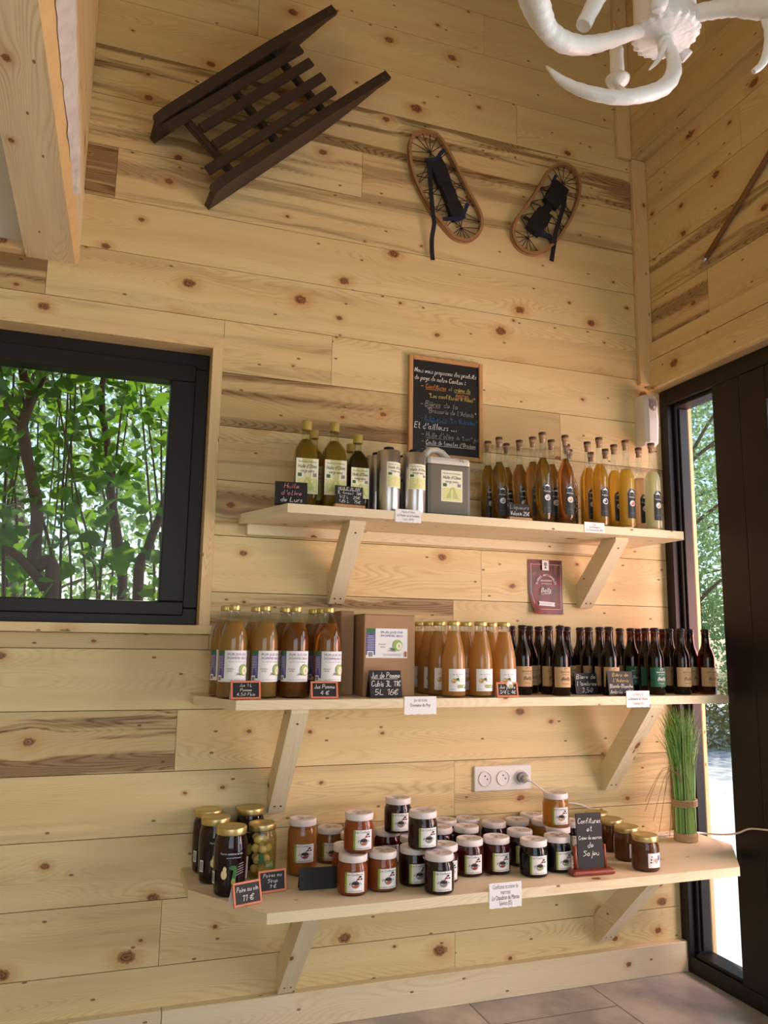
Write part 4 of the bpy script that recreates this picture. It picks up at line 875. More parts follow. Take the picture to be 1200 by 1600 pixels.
decal(mb, [('rect', a, .118, b, .209, PAPER), ('rect', a, .127, a+wl*.22, .196, INK_BLUE), ('rect', a, .195, a+wl*.22, .209, INK_GREEN), ('rect', a+wl*.03, .120, a+wl*.18, .139, PAPER), ('rect', a+wl*.05, .122, a+wl*.16, .136, GREY_PL)] + [('line', a+wl*.03, .145+.005*i, a+wl*.19, .145+.005*i, .001, PAPER) for i in range(9)] +
      [('text', 'PUR JUS DE', a+wl*.62, .197, .0095, wl*.52, INK_BLUE, 0), ('text', 'POMME BIO', a+wl*.62, .186, .0095, wl*.52, INK_BLUE, 0), ('text', 'Produit', a+wl*.38, .160, .006, wl*.18, INK, .3), ('text', 'du Puy', a+wl*.40, .152, .006, wl*.13, INK, .3), ('ell', a+wl*.76, .157, .016, .0175, APPLE), ('ell', a+wl*.79, .155, .010, .012, CREAM), ('ell', a+wl*.79, .155, .002, .005, KRAFT),
       ('poly', [(a+wl*.5, .140), (a+wl*.68, .146), (a+wl*.72, .138)], GREY_PL), ('poly', [(a+wl*.55, .150), (a+wl*.66, .140), (a+wl*.7, .147)], INK_GREEN), ('line', a+wl*.4, .130, a+wl*.85, .130, .001, GREY_PL), ('line', a+wl*.4, .126, a+wl*.85, .126, .001, GREY_PL), ('rect', a+wl*.93, .122, a+wl*.98, .138, BRICK_INK)], None, -.1052)
mb.build('label', cb)
cb2 = thing('cardboard_box', 'plain brown cardboard box half hidden behind the labelled one', 'box', (bx0-.031, -.082, Z2))
mb = MB(); mb.box(-.022, -.075, 0, .022, .075, .262, CARD, ch=.0025); mb.build('carton', cb2); mb = MB(); mb.box(-.021, -.074, .2622, .021, .074, .2636, CARD); mb.build('flap', cb2)

# ------------------------------------------------------------------ slates and price signs
def fit(mb, lines, w_, h, y, frac=.86, lh=None):
    """lines of handwriting centred in a w x h field whose lower edge is z=0; each (text, material, underline)"""
    n = len(lines); step = h*frac/n
    for i, (s, m_, un) in enumerate(lines):
        if not s: continue
        hh = step*.62; wd = scrawl(MB(), s, 0, 0, hh, m_); sx = 1.0
        if wd > w_*.92:
            sx = max(.68, w_*.92/wd); wd *= sx
            if wd > w_*.92: hh *= w_*.92/wd; wd = w_*.92
        x0 = -wd/2+hh*.1; z = h*(1-(1-frac)/2)-step*(i+.78)
        scrawl(mb, s, x0, z, hh, m_, y, sx=sx, wdt=hh*.105)
        if un: mb.face([(x0, y, z-hh*.18), (x0+wd*.9, y, z-hh*.18), (x0+wd*.9, y, z-hh*.26), (x0, y, z-hh*.26)], m_)
def price_sign(label, x, y, z, w_, h, rz, lines, framed=True, tilt=14, wood_base=None, frame_m=SIGNW, back=True):
    t = thing('price_sign', label, 'sign', (x, y, z), R_(rz)); T = Matrix.Rotation(R_(-tilt), 4, 'X'); fw = .0055 if framed else 0; zb = .012 if wood_base else 0.0
    lift = .0015*math.sin(R_(tilt))+.0012
    T = Matrix.Translation((0, 0, lift)) @ T
    mb = MB(); mb.box(-w_/2+fw*.5, -.0015, zb+fw*.5, w_/2-fw*.5, .0015, h-fw*.5, SLATE, ch=.0004); mb.xform(T); mb.build('slate', t)
    if framed:
        mb = MB(); 
        for (a, b, c, d) in ((-w_/2, 0, w_/2, fw), (-w_/2, h-fw, w_/2, h), (-w_/2, fw, -w_/2+fw, h-fw), (w_/2-fw, fw, w_/2, h-fw)): mb.box(a, -.003, b, c, .003, d, frame_m, ch=.0007)
        mb.xform(T); mb.build('frame', t)
    if wood_base:
        mb = MB(); mb.box(-w_/2-.004, -.010, 0, w_/2+.004, .010, zb, wood_base, ch=.002); mb.build('base', t)
    elif back:
        s_, c_ = math.sin(R_(tilt)), math.cos(R_(tilt)); top = (h*s_, h*c_*.97)
        mb = MB(); mb.prism([(top[0]+.001, top[1]), (top[0]+.003, top[1]), (2.1*top[0]+.006, .0004), (2.1*top[0]+.003, .0004)], 'x', -w_/2+.002, w_/2-.002, WHITE_PL if framed else SLATE); mb.build('easel_back', t)
    if lines:
        mb = MB(); fit(mb, lines, w_-2.4*fw, h-zb-2*fw, -.0021, .94); mb.xform(T @ Matrix.Translation((0, 0, zb+fw))); mb.build('handwriting', t)
    return t
C, O, Y_ = CHALK, CHALK_O, CHALK_Y
price_sign('black slate reading huile olive de Lurs on the top shelf', X(455, 780, -.30), -.30, Z1, .098, .070, -6, [('Huile', CHALK_P, 0), ("d'olive", CHALK_P, 0), ('de Lurs', C, 0)], False, 8)
price_sign('small black slate with oil prices on a wooden foot, top shelf', X(546, 785, -.300), -.300, Z1, .092, .070, 4, [('HUILE OLIVE', C, 1), ('1L (vrac)  18\u20ac', C, 0), ('1/2 L   25\u20ac', C, 0), ('1.85 L   75\u20ac', C, 0)], False, 6, FRAMEW)
price_sign('dark slate on a wooden foot among the liqueur bottles', X(812, 800, -.295), -.295, Z1, .078, .058, 0, [('Liqueurs', CHALK_G, 0), ('Vulcain 25\u20ac', C, 0)], False, 6, FRAMEW)
price_sign('orange-framed price sign for apple juice under the first bottles', X(384, 1090, -.305), -.305, Z2, .086, .052, 2, [('Jus 1 L', C, 0), ('Pomme', C, 0), ('4,50 Fbio', C, 0)])
price_sign('orange-framed sign reading jus pomme 4 euro before the box', X(507, 1090, -.305), -.305, Z2, .082, .050, -2, [('Jus Pomme', C, 0), ('4 \u20ac', C, 0)])
price_sign('rounded black slate leaning on the cardboard box', X(604, 1085, -.290), -.290, Z2, .104, .082, 1, [('Jus de Pomme', C, 1), ('Cubis 3L 11\u20ac', C, 0), ('5L 16\u20ac', C, 0)], False, 14)
price_sign('orange-framed price sign in front of the pear juice bottles', X(787, 1086, -.318)+.012, -.322, Z2, .074, .046, -3, [('Jus poire', C, 0), ('3/4 L 4\u20ac', C, 0)], tilt=10)
price_sign('grey green slate standing between the two groups of beers', X(911, 1075, -.21), -.235, Z2, .088, .072, 0, [('Biere de', C, 0), ("l'ambree", C, 0), ('3,50', C, 0)], False, 10)
price_sign('black slate with yellow and white writing before the green beers', X(970, 1082, -.295), -.300, Z2, .098, .080, -2, [('Bi\u00e8re de', Y_, 0), ("l'Adonis", Y_, 0), ('Blonde-Blanche', C, 0), ('Ambr\u00e9e - IPA', C, 0)], False, 8)
price_sign('orange-framed sign for pears in wine, turned beside the big jar', X(388, 1404, -.405), -.405, Z3, .082, .058, 18, [('Poire au vin', C, 0), ('11 \u20ac', C, 0)], tilt=16)
price_sign('orange-framed sign for pears in syrup below the yellow jar', X(426, 1384, -.315), -.315, Z3, .082, .057, 10, [('Poires au', C, 0), ('Sirop', C, 0), ('9 \u20ac', C, 0)], tilt=10)
price_sign('blank black slate lying tilted before the tall amber jar', X(497, 1382, -.325), -.325, Z3, .107, .056, -2, None, False, 12)
st = thing('slate_stand', 'tall slate in a red-brown wooden stand announcing jams and chestnut cream', 'sign', (X(924, 1361, -.412), -.412, Z3), R_(-3))
mb = MB(); mb.box(-.072, -.022, 0, .072, .022, .016, REDW, ch=.007); mb.build('base', st)
for s_ in (-1, 1):
    mb = MB(); mb.tube([(s_*.050, .004, .0165), (s_*.050, .010, .082)], .0062, REDW, 12); mb.build('post', st)
mb = MB(); mb.box(-.044, -.0015, .0, .044, .0015, .158, SLATE, ch=.0004); Tm = Matrix.Translation((0, -.001, .0175)) @ Matrix.Rotation(R_(-5), 4, 'X'); mb.xform(Tm); mb.build('slate', st)
mb = MB(); fit(mb, [('Confitures', C, 0), ('et', C, 0), ('Cr\u00e8me de marron', C, 0), ('de', C, 0), ('Sajeu', C, 0), ('', C, 0)], .086, .154, -.0022, .9); mb.xform(Tm); mb.build('handwriting', st)

def paper_tag(label, px, py, yf, w_, h, lines, rz=0):
    p = at(px, py, y=yf); t = thing('paper_tag', label, 'tag', (p.x, yf, p.z), R_(rz))
    mb = MB(); n = 9; pts = [(-w_/2+w_*i/n+(.0 if i in (0, n) else 0), -h/2-(.0016 if i % 2 else 0)) for i in range(n+1)]+[(w_/2, h/2), (-w_/2, h/2)]
    mb.prism(pts, 'y', 0, .0005, PAPER); mb.build('paper', t)
    mb = MB(); decal(mb, [('text', s, 0, h*(.5-(i+.75)/(len(lines)+.5)), h*.26, w_*q, mm, 0) for i, (s, q, mm) in enumerate(lines)], None, 0); mb.build('lettering', t)
paper_tag('white paper tag on the edge of the top shelf under the tins', 638, 806, -.3215, .087, .040, [("Huile d'Olive", .5, INK_G), ('Le Moulin de la Fontaine', .86, INK), ('Lurs (04)', .4, INK_G)], 0)
paper_tag('white paper tag on the edge of the top shelf under the golden bottles', 929, 824, -.3215, .080, .034, [('Les', .15, INK_G), ('La Vulcaine', .5, INK), ('La Freissinouse (05)', .8, INK_G)])
paper_tag('white paper tag on the middle shelf edge under the cardboard box', 657, 1102, -.3265, .104, .052, [('Jus de fruits', .42, INK_G), ('Domaine du Puy', .62, INK), ('', .4, INK_G)])
paper_tag('white paper tag on the middle shelf edge under the green beers', 997, 1092, -.3265, .092, .053, [('Les Bi\u00e8res de', .45, INK_G), ("La Brasserie de l'Adonis", .84, INK), ('Chabottes (05)', .45, INK_G)])
paper_tag('white paper tag on the edge of the lowest shelf', 790, 1398, -.4795, .102, .066, [('Confitures et cr\u00e8me de', .78, INK_G), ('marrons', .3, INK_G), ('Le Chaudron de Marcie', .84, INK), ('Savines (05)', .4, INK_G)])

# ------------------------------------------------------------------ on the wall: chalkboard, poster, dispenser, sockets
bx0, bx1, bz0, bz1 = .988, 1.286, 1.835, 2.217
t = thing('framed_chalkboard', 'wood-framed chalkboard hung on the wall with white, orange and blue handwriting', 'chalkboard', ((bx0+bx1)/2, -.0008, bz0)); W_, H_ = bx1-bx0, bz1-bz0; fw = .016
mb = MB()
mb.box(-W_/2, -.018, 0, -W_/2+fw, 0, H_, FRAMEW, 'z', ch=.002); mb.box(W_/2-fw, -.018, 0, W_/2, 0, H_, FRAMEW, 'z', ch=.002)
mb.box(-W_/2+fw, -.018, 0, W_/2-fw, 0, fw, FRAMEW, 'x', ch=.002); mb.box(-W_/2+fw, -.018, H_-fw, W_/2-fw, 0, H_, FRAMEW, 'x', ch=.002); mb.build('frame', t)
mb = MB(); mb.box(-W_/2+fw*.8, -.010, fw*.8, W_/2-fw*.8, -.002, H_-fw*.8, SLATE); mb.build('slate', t)
mb = MB(); yb = -.0106; x0 = -W_/2+fw+.008
def ln(s, x, z, h, m_, wmax, un=0):
    wd = scrawl(MB(), s, 0, 0, h, m_); k_ = min(1, wmax/wd); sx = max(.72, k_); q = h*k_/sx; e = scrawl(mb, s, x, z, q, m_, yb, wdt=h*.1, sx=sx)
    if un: mb.face([(x, yb, z-.004), (e-q*.1, yb, z-.003), (e-q*.1, yb, z-.0042), (x, yb, z-.0052)], m_)
    return e
zt = H_-fw
ln('Nous vous proposons des produits', x0, zt-.046, .024, CHALK, .250); ln('de pays de notre Canton :', x0, zt-.074, .022, CHALK, .205)
ln('- ', x0+.024, zt-.104, .018, CHALK_O, .02); ln('Confitures', x0+.044, zt-.104, .019, CHALK_O, .082, 1); ln('et', x0+.136, zt-.104, .016, CHALK_G, .016); ln('cr\u00e8me de', x0+.158, zt-.104, .018, CHALK_Y, .068, 1)
ln('marron', x0+.165, zt-.124, .016, CHALK_O, .052, 1); ln('"Les confitures \u00e0 R\u00e9mi"', x0+.054, zt-.138, .018, CHALK_Y, .19)
ln('- ', x0+.024, zt-.172, .018, CHALK_G, .02); ln('Bi\u00e8res', x0+.042, zt-.172, .020, CHALK_G, .062, 1); ln('de la', x0+.116, zt-.172, .018, CHALK_G, .06)
ln('"Brasserie de l\'Adonis"', x0+.048, zt-.196, .018, CHALK_G, .2); ln('- ', x0+.024, zt-.226, .018, CHALK_B, .02); ln('Liqueurs', x0+.042, zt-.226, .020, CHALK_B, .088, 1); ln('"La Vulcaine"', x0+.138, zt-.226, .019, CHALK_B, .116)
ln("Et d'ailleurs ....", x0, zt-.258, .022, CHALK, .17); ln('- ', x0+.028, zt-.286, .018, CHALK_G, .02); ln("Huile d'olive", x0+.046, zt-.288, .020, CHALK_G, .112, 1); ln('de "Lurs" jus', x0+.166, zt-.288, .018, CHALK_G, .09)
ln('- ', x0+.028, zt-.312, .018, CHALK_G, .02); ln("Coulis de tomates d'Oraison", x0+.046, zt-.314, .019, CHALK, .2, 1); ln('- Sirops', x0+.028, zt-.340, .018, CHALK_G, .06)
mb.build('handwriting', t)

def poster_mat():
    mt, N, L, out = new_mat('poster_print'); b = N.new('ShaderNodeBsdfPrincipled'); b.inputs['Roughness'].default_value = .4; L.new(b.outputs[0], out.inputs[0])
    tc = N.new('ShaderNodeTexCoord'); n = N.new('ShaderNodeTexNoise'); n.inputs['Scale'].default_value = 14; n.inputs['Detail'].default_value = 4; L.new(tc.outputs['Object'], n.inputs[0])
    cr = N.new('ShaderNodeValToRGB'); L.new(n.outputs[0], cr.inputs[0]); E_ = cr.color_ramp.elements
    E_[0].position = .3; E_[0].color = srgb(60, 34, 30); E_[1].position = .72; E_[1].color = srgb(176, 112, 90)
    e = E_.new(.45); e.color = srgb(130, 46, 42); e = E_.new(.6); e.color = srgb(84, 50, 44)
    L.new(cr.outputs[0], b.inputs['Base Color']); return mt
t = thing('brewery_poster', 'small dark red poster with curled corner hung on the wall under the top shelf', 'poster', (1.548, -.002, 1.283))
mb = MB(); PW, PH = .146, .203; Pm = poster_mat(); nx, nz = 10, 14
def pp(i, k):
    u, v = i/nx, k/nz; x = -PW/2+PW*u; z = PH*v
    cu = max(0, (.45-v)/.45)*max(0, (1-u*1.6)); x += .016*cu; return (x, -.001-.022*cu**1.5-.004*max(0, .25-v)*u*4, z)
for i in range(nx):
    for k in range(nz): mb.face([pp(i, k), pp(i+1, k), pp(i+1, k+1), pp(i, k+1)], Pm, smooth=True)
mb.build('sheet', t)
mb = MB(); yq = -.0075
def arc_text(s, r, cz, size, a0, a1):
    for i, ch in enumerate(s):
        if ch == ' ': continue
        a = R_(a0+(a1-a0)*i/(len(s)-1)); V, Fs, wd = text_tris(ch)
        for f in Fs: mb.face([(r*math.sin(a)+(V[j][0]*math.cos(a)+V[j][1]*math.sin(a))*size, yq, cz+r*math.cos(a)+(-V[j][0]*math.sin(a)+V[j][1]*math.cos(a))*size) for j in f], PAPER)
arc_text('BIERES ARTISANALES', .040, .105, .0115, -78, 78)
decal(mb, [('rect', -.016, .163, .012, .201, PAPER), ('ell', -.002, .186, .007, .008, GREY_PL), ('ell', -.002, .173, .005, .004, INK_G), ('line', -.066, .185, -.018, .185, .001, PAPER), ('line', .014, .185, .062, .185, .001, PAPER), ('line', .062, .018, .062, .185, .001, PAPER), ('line', -.064, .080, -.064, .185, .001, PAPER), ('line', -.040, .018, .062, .018, .001, PAPER), ('line', -.064, .080, -.044, .020, .001, PAPER),
           ('text', 'BRASSERIE', 0, .124, .009, .048, PAPER, 0), ('text', 'ARTISANALE', 0, .113, .006, .044, PAPER, 0), ('text', 'Bella', -.002, .088, .026, .044, PAPER, .35), ('line', -.022, .074, .020, .078, .0018, PAPER), ('poly', [(-.034, .048), (.036, .044), (.033, .037), (.036, .029), (-.034, .032), (-.030, .040)], PAPER), ('text', 'Hautes-Alpes', 0, .0385, .006, .05, INK_G, 0)], None, yq)
mb.build('lettering', t)
# scent dispenser in the corner
t = thing('scent_dispenser', 'white wall-mounted scent dispenser in the corner beside the door frame', 'dispenser', (2.010, -.0008, 1.960))
mb = MB()
P = lambda w_, d0, z: [(-w_, 0, z), (-w_, -d0, z), (-w_*.55, -d0-.010, z), (w_*.55, -d0-.010, z), (w_, -d0, z), (w_, 0, z)]
lv = [P(.026, .046, 0), P(.031, .060, .012), P(.033, .064, .10), P(.033, .060, .19), P(.031, .050, .207), P(.026, .040, .210)]
for a, b in zip(lv, lv[1:]):
    for i in range(6):
        j = (i+1) % 6; mb.face([a[i], a[j], b[j], b[i]], WHITE_PL)
mb.face(lv[0], WHITE_PL); mb.face(lv[-1], WHITE_PL); mb.build('housing', t)
mb = MB(); q = [(-.016, .188), (.017, .188), (.019, .165), (.013, .147), (.004, .140), (-.008, .144), (-.015, .156)]
mb.prism(q, 'y', -.0765, -.066, GREY_PL); mb.build('control_panel', t)
mb = MB(); mb.lathe([(.0, 0), (.006, 0), (.0062, .002), (.003, .002), (.003, .0005), (0, .0005)], WHITE_PL, 16); mb.xform(Matrix.Translation((.004, -.0766, .152)) @ Matrix.Rotation(R_(90), 4, 'X')); mb.build('nozzle', t)
mb = MB(); decal(mb, [('ell', -.009, .178, .002, .002, INK), ('ell', -.009, .171, .002, .002, INK)], None, -.0766); mb.build('indicator', t)
# triple socket
t = thing('triple_power_socket', 'white plate of three power sockets, the last one in use', 'socket', (1.361, -.0008, .663))
mb = MB(); mb.box(-.112, -.010, 0, .112, 0, .086, WHITE_PL, ch=.003); mb.build('plate', t)
for i, cx in enumerate((-.071, 0, .071)):
    mb = MB(); mb.lathe([(.026, 0), (.026, .003), (.0225, .0035), (.0215, -.001), (.0, -.001)], WHITE_PL, 28); mb.xform(Matrix.Translation((cx, -.0102, .043)) @ Matrix.Rotation(R_(90), 4, 'X')); so = mb.build('socket', t)
    if i < 2:
        mb = MB(); decal(mb, [('ell', cx+a, .043+b, .0026, .003, INK) for a, b in ((-.009, -.002), (.009, -.002), (0, .009))], None, -.0096); mb.build('pin_hole', so)
pl = thing('power_cable', 'pale grey power cable plugged into the last socket, trailing over the lowest shelf', 'cable', (1.432, -.012, .706)); off = Vector(pl.location)
mb = MB(); mb.tube([(0, -.001, 0), (0, -.018, 0)], .0185, GREY_PL, 20); mb.tube([(0, -.018, 0), (.004, -.036, -.002), (.012, -.048, -.006)], [.010, .008, .005], WHITE_PL, 12); mb.build('plug', pl)
cp = [(1.444, -.060, .700), (1.475, -.075, .676), (1.53, -.08, .640), (1.58, -.035, .618), (1.67, -.018, .602), (1.76, -.03, .560), (1.83, -.07, .510), (1.90, -.083, .492), (1.955, -.080, .491), tuple(at(1084, 1301, z=.4905)), tuple(at(1108, 1303, z=.4905))]
cp += [tuple(at(1132, 1304, y=-.22)), tuple(at(1152, 1302, x=2.090)), tuple(at(1172, 1295, x=2.088)), tuple(at(1200, 1297, x=2.085)), tuple(at(1240, 1300, x=2.08)), (2.06, -1.0, .45), (2.06, -1.6, .02)]
def smooth(pts, n=6):
    pts = [Vector(p) for p in pts]; o = []
    for i in range(len(pts)-1):
        p0, p1, p2, p3 = pts[max(i-1, 0)], pts[i], pts[i+1], pts[min(i+2, len(pts)-1)]
        for k in range(n):
            u = k/n; o.append(.5*((2*p1)+(p2-p0)*u+(2*p0-5*p1+4*p2-p3)*u*u+(3*p1-p0-3*p2+p3)*u**3))
    o.append(pts[-1]); return o
mb = MB(); mb.tube([p-off for p in smooth(cp)], .0032, WHITE_PL, 8); mb.build('cord', pl)

# ------------------------------------------------------------------ bundle of decorative grass
g = thing('grass_bundle', 'bundle of artificial green grass tied with rope at the door end of the lowest shelf', 'plant', (2.018, -.150, Z3)); rn = random.Random(11)
mb = MB(); mb.lathe([(0, 0), (.040, 0), (.042, .004), (.042, .024), (.040, .028), (0, .028)], JUTE, 28); mb.build('base', g)
mb = MB()
for i in range(360):
    a = rn.uniform(0, math.tau); q = math.sqrt(rn.random()); r0 = .037*q; h = rn.uniform(.36, .475); sp = 1+.55*rn.random(); bx, by = r0*math.cos(a), r0*math.sin(a)
    tilt = rn.gauss(0, .012); pts = [Vector((bx, by, .02)), Vector((bx, by, .14)), Vector((bx*1.1+tilt*.3, by*1.1, .26)), Vector((bx*sp+tilt, by*sp, h*.85)), Vector((bx*(sp+.5)+tilt*2.5, by*(sp+.5), h))]
    if q > .75 and rn.random() < .35: pts[-1] += Vector((rn.uniform(-.03, .05), -.02, -.06))
    wv = Vector((-math.sin(a), math.cos(a), 0)).lerp(Vector((1, 0, 0)), .5).normalized()*.0019; gm = rn.choice((GRASS_PL, GRASS_PL, GRASS_PD, GRASS_PP))
    for k in range(4):
        w0, w1 = (1, 1, .9, .7, .2)[k], (1, 1, .9, .7, .2)[k+1]
        mb.face([pts[k]-wv*w0, pts[k]+wv*w0, pts[k+1]+wv*w1, pts[k+1]-wv*w1], gm, smooth=True)
mb.build('grass_blades', g, weld=False)
mb = MB(); mb.tube([(.0415*math.cos(k*math.tau/40), .0415*math.sin(k*math.tau/40), .118+.024*k/160) for k in range(161)], .0034, JUTE, 6); mb.build('rope_band', g)
mb = MB()
for k, (ex, ez) in enumerate(((-.215, .155), (-.225, .125), (-.20, .095), (-.185, .06), (-.15, .045), (-.175, .17), (-.05, .04))):
    P0 = Vector((-.03, -.03, .20)); P1 = Vector((-.060, -.045, .228+.004*k)); P2 = Vector((ex*.62, -.06, .262-(.155-ez)*.35)); P3 = Vector((ex, -.06-.01*k, ez))
    mb.tube(smooth([P0, P1, P2, P3], 6), .0009, GRASS_DRY, 5)
mb.build('dry_stalks', g)

# ------------------------------------------------------------------ old sledge hung on the wall
def on(px, py, y): return at(px, py, y=y)
sl = thing('wooden_sledge', 'old dark wooden sledge hung diagonally on the wall above the window', 'sledge', (.45, -.001, 3.05)); so_ = Vector(sl.location)
def cpx(a, b, y): return on(220+a/3, b/3, y)
def bar(name, p, q, wd, th, y_out, m_=DARKW, taper=1.0):
    p, q = Vector(p), Vector(q); d = (q-p).normalized(); n = Vector((0, -1, 0)); s_ = d.cross(n).normalized(); mb = MB(); o = random.uniform(0, 20)
    def corner(P, w_): return [P+s_*w_/2-n*th/2, P+s_*w_/2+n*th/2, P-s_*w_/2+n*th/2, P-s_*w_/2-n*th/2]
    A, B = corner(p, wd), corner(q, wd*taper); L = (q-p).length
    for k in range(4):
        j = (k+1) % 4; mb.face([A[k], A[j], B[j], B[k]], m_, [(o, k*.03), (o, k*.03+.03), (o+L, k*.03+.03), (o+L, k*.03)])
    mb.face(A, m_); mb.face(B[::-1], m_); mb.xform(Matrix.Translation(-so_)); ob = mb.build(name, sl)
    bm = bmesh.new(); bm.from_mesh(ob.data); bmesh.ops.bevel(bm, geom=bm.edges[:], offset=min(.004, th*.2), segments=2, affect='EDGES'); bm.to_mesh(ob.data); bm.free(); return ob
YS = -.118
for (a, b), (c, d) in (((118, 602), (752, 228)), ((280, 605), (800, 290)), ((342, 682), (856, 358)), ((310, 802), (906, 420))): bar('slat', cpx(a, b, YS), cpx(c, d, YS), .033, .014, YS)
for (a, b), (c, d) in (((190, 540), (430, 815)), ((405, 385), (655, 690)), ((618, 240), (865, 535))): bar('crossbar', cpx(a, b, YS+.022), cpx(c, d, YS+.022), .026, .024, YS)
for (a, b), (c, d) in (((75, 560), (912, 28)), ((340, 885), (1165, 337))):
    p, q = cpx(a, b, -.115), cpx(c, d, -.115); L = (q-p).length; dx = (q-p).normalized(); s_ = dx.cross(Vector((0, -1, 0))).normalized(); mb = MB(); o = random.uniform(0, 20); n_ = 20
    secs = []
    for i in range(n_+1):
        u = i/n_; top = -.128+(.024*max(0, (u-.6)/.4)); low = -.004 if u < .52 else -.004-.080*((u-.52)/.48)**1.8
        if u < .03: top = -.118
        P = p+dx*(L*u); wd = .011; Pl = p+dx*(L*u-.012*max(0, 1-u*4))
        secs.append([Vector(((P if k_ < 4 or k_ > 5 else Pl).x, y, (P if k_ < 4 or k_ > 5 else Pl).z))+s_*w_ for k_, (y, w_) in enumerate( ((top, -wd*1.5), (top, wd*1.5), (min(top+.022, low-.006), wd*1.6), (min(top+.028, low-.003), wd), (low, wd), (low, -wd), (min(top+.028, low-.003), -wd), (min(top+.022, low-.006), -wd*1.6)))])
    for i in range(n_):
        for k in range(8):
            j = (k+1) % 8; mb.face([secs[i][k], secs[i][j], secs[i+1][j], secs[i+1][k]], DARKW, [(o+L*i/n_, k*.02), (o+L*i/n_, k*.02+.02), (o+L*(i+1)/n_, k*.02+.02), (o+L*(i+1)/n_, k*.02)])
    mb.face(secs[0], DARKW); mb.face(secs[-1][::-1], DARKW); mb.xform(Matrix.Translation(-so_)); rr = mb.build('runner', sl)
    mb = MB(); mb.tube([Vector((q.x, -.098, q.z))-dx*.03, Vector((q.x, -.1085, q.z))-dx*.03], .006, SCREW, 10); mb.xform(Matrix.Translation(-so_)); mb.build('bolt', rr)

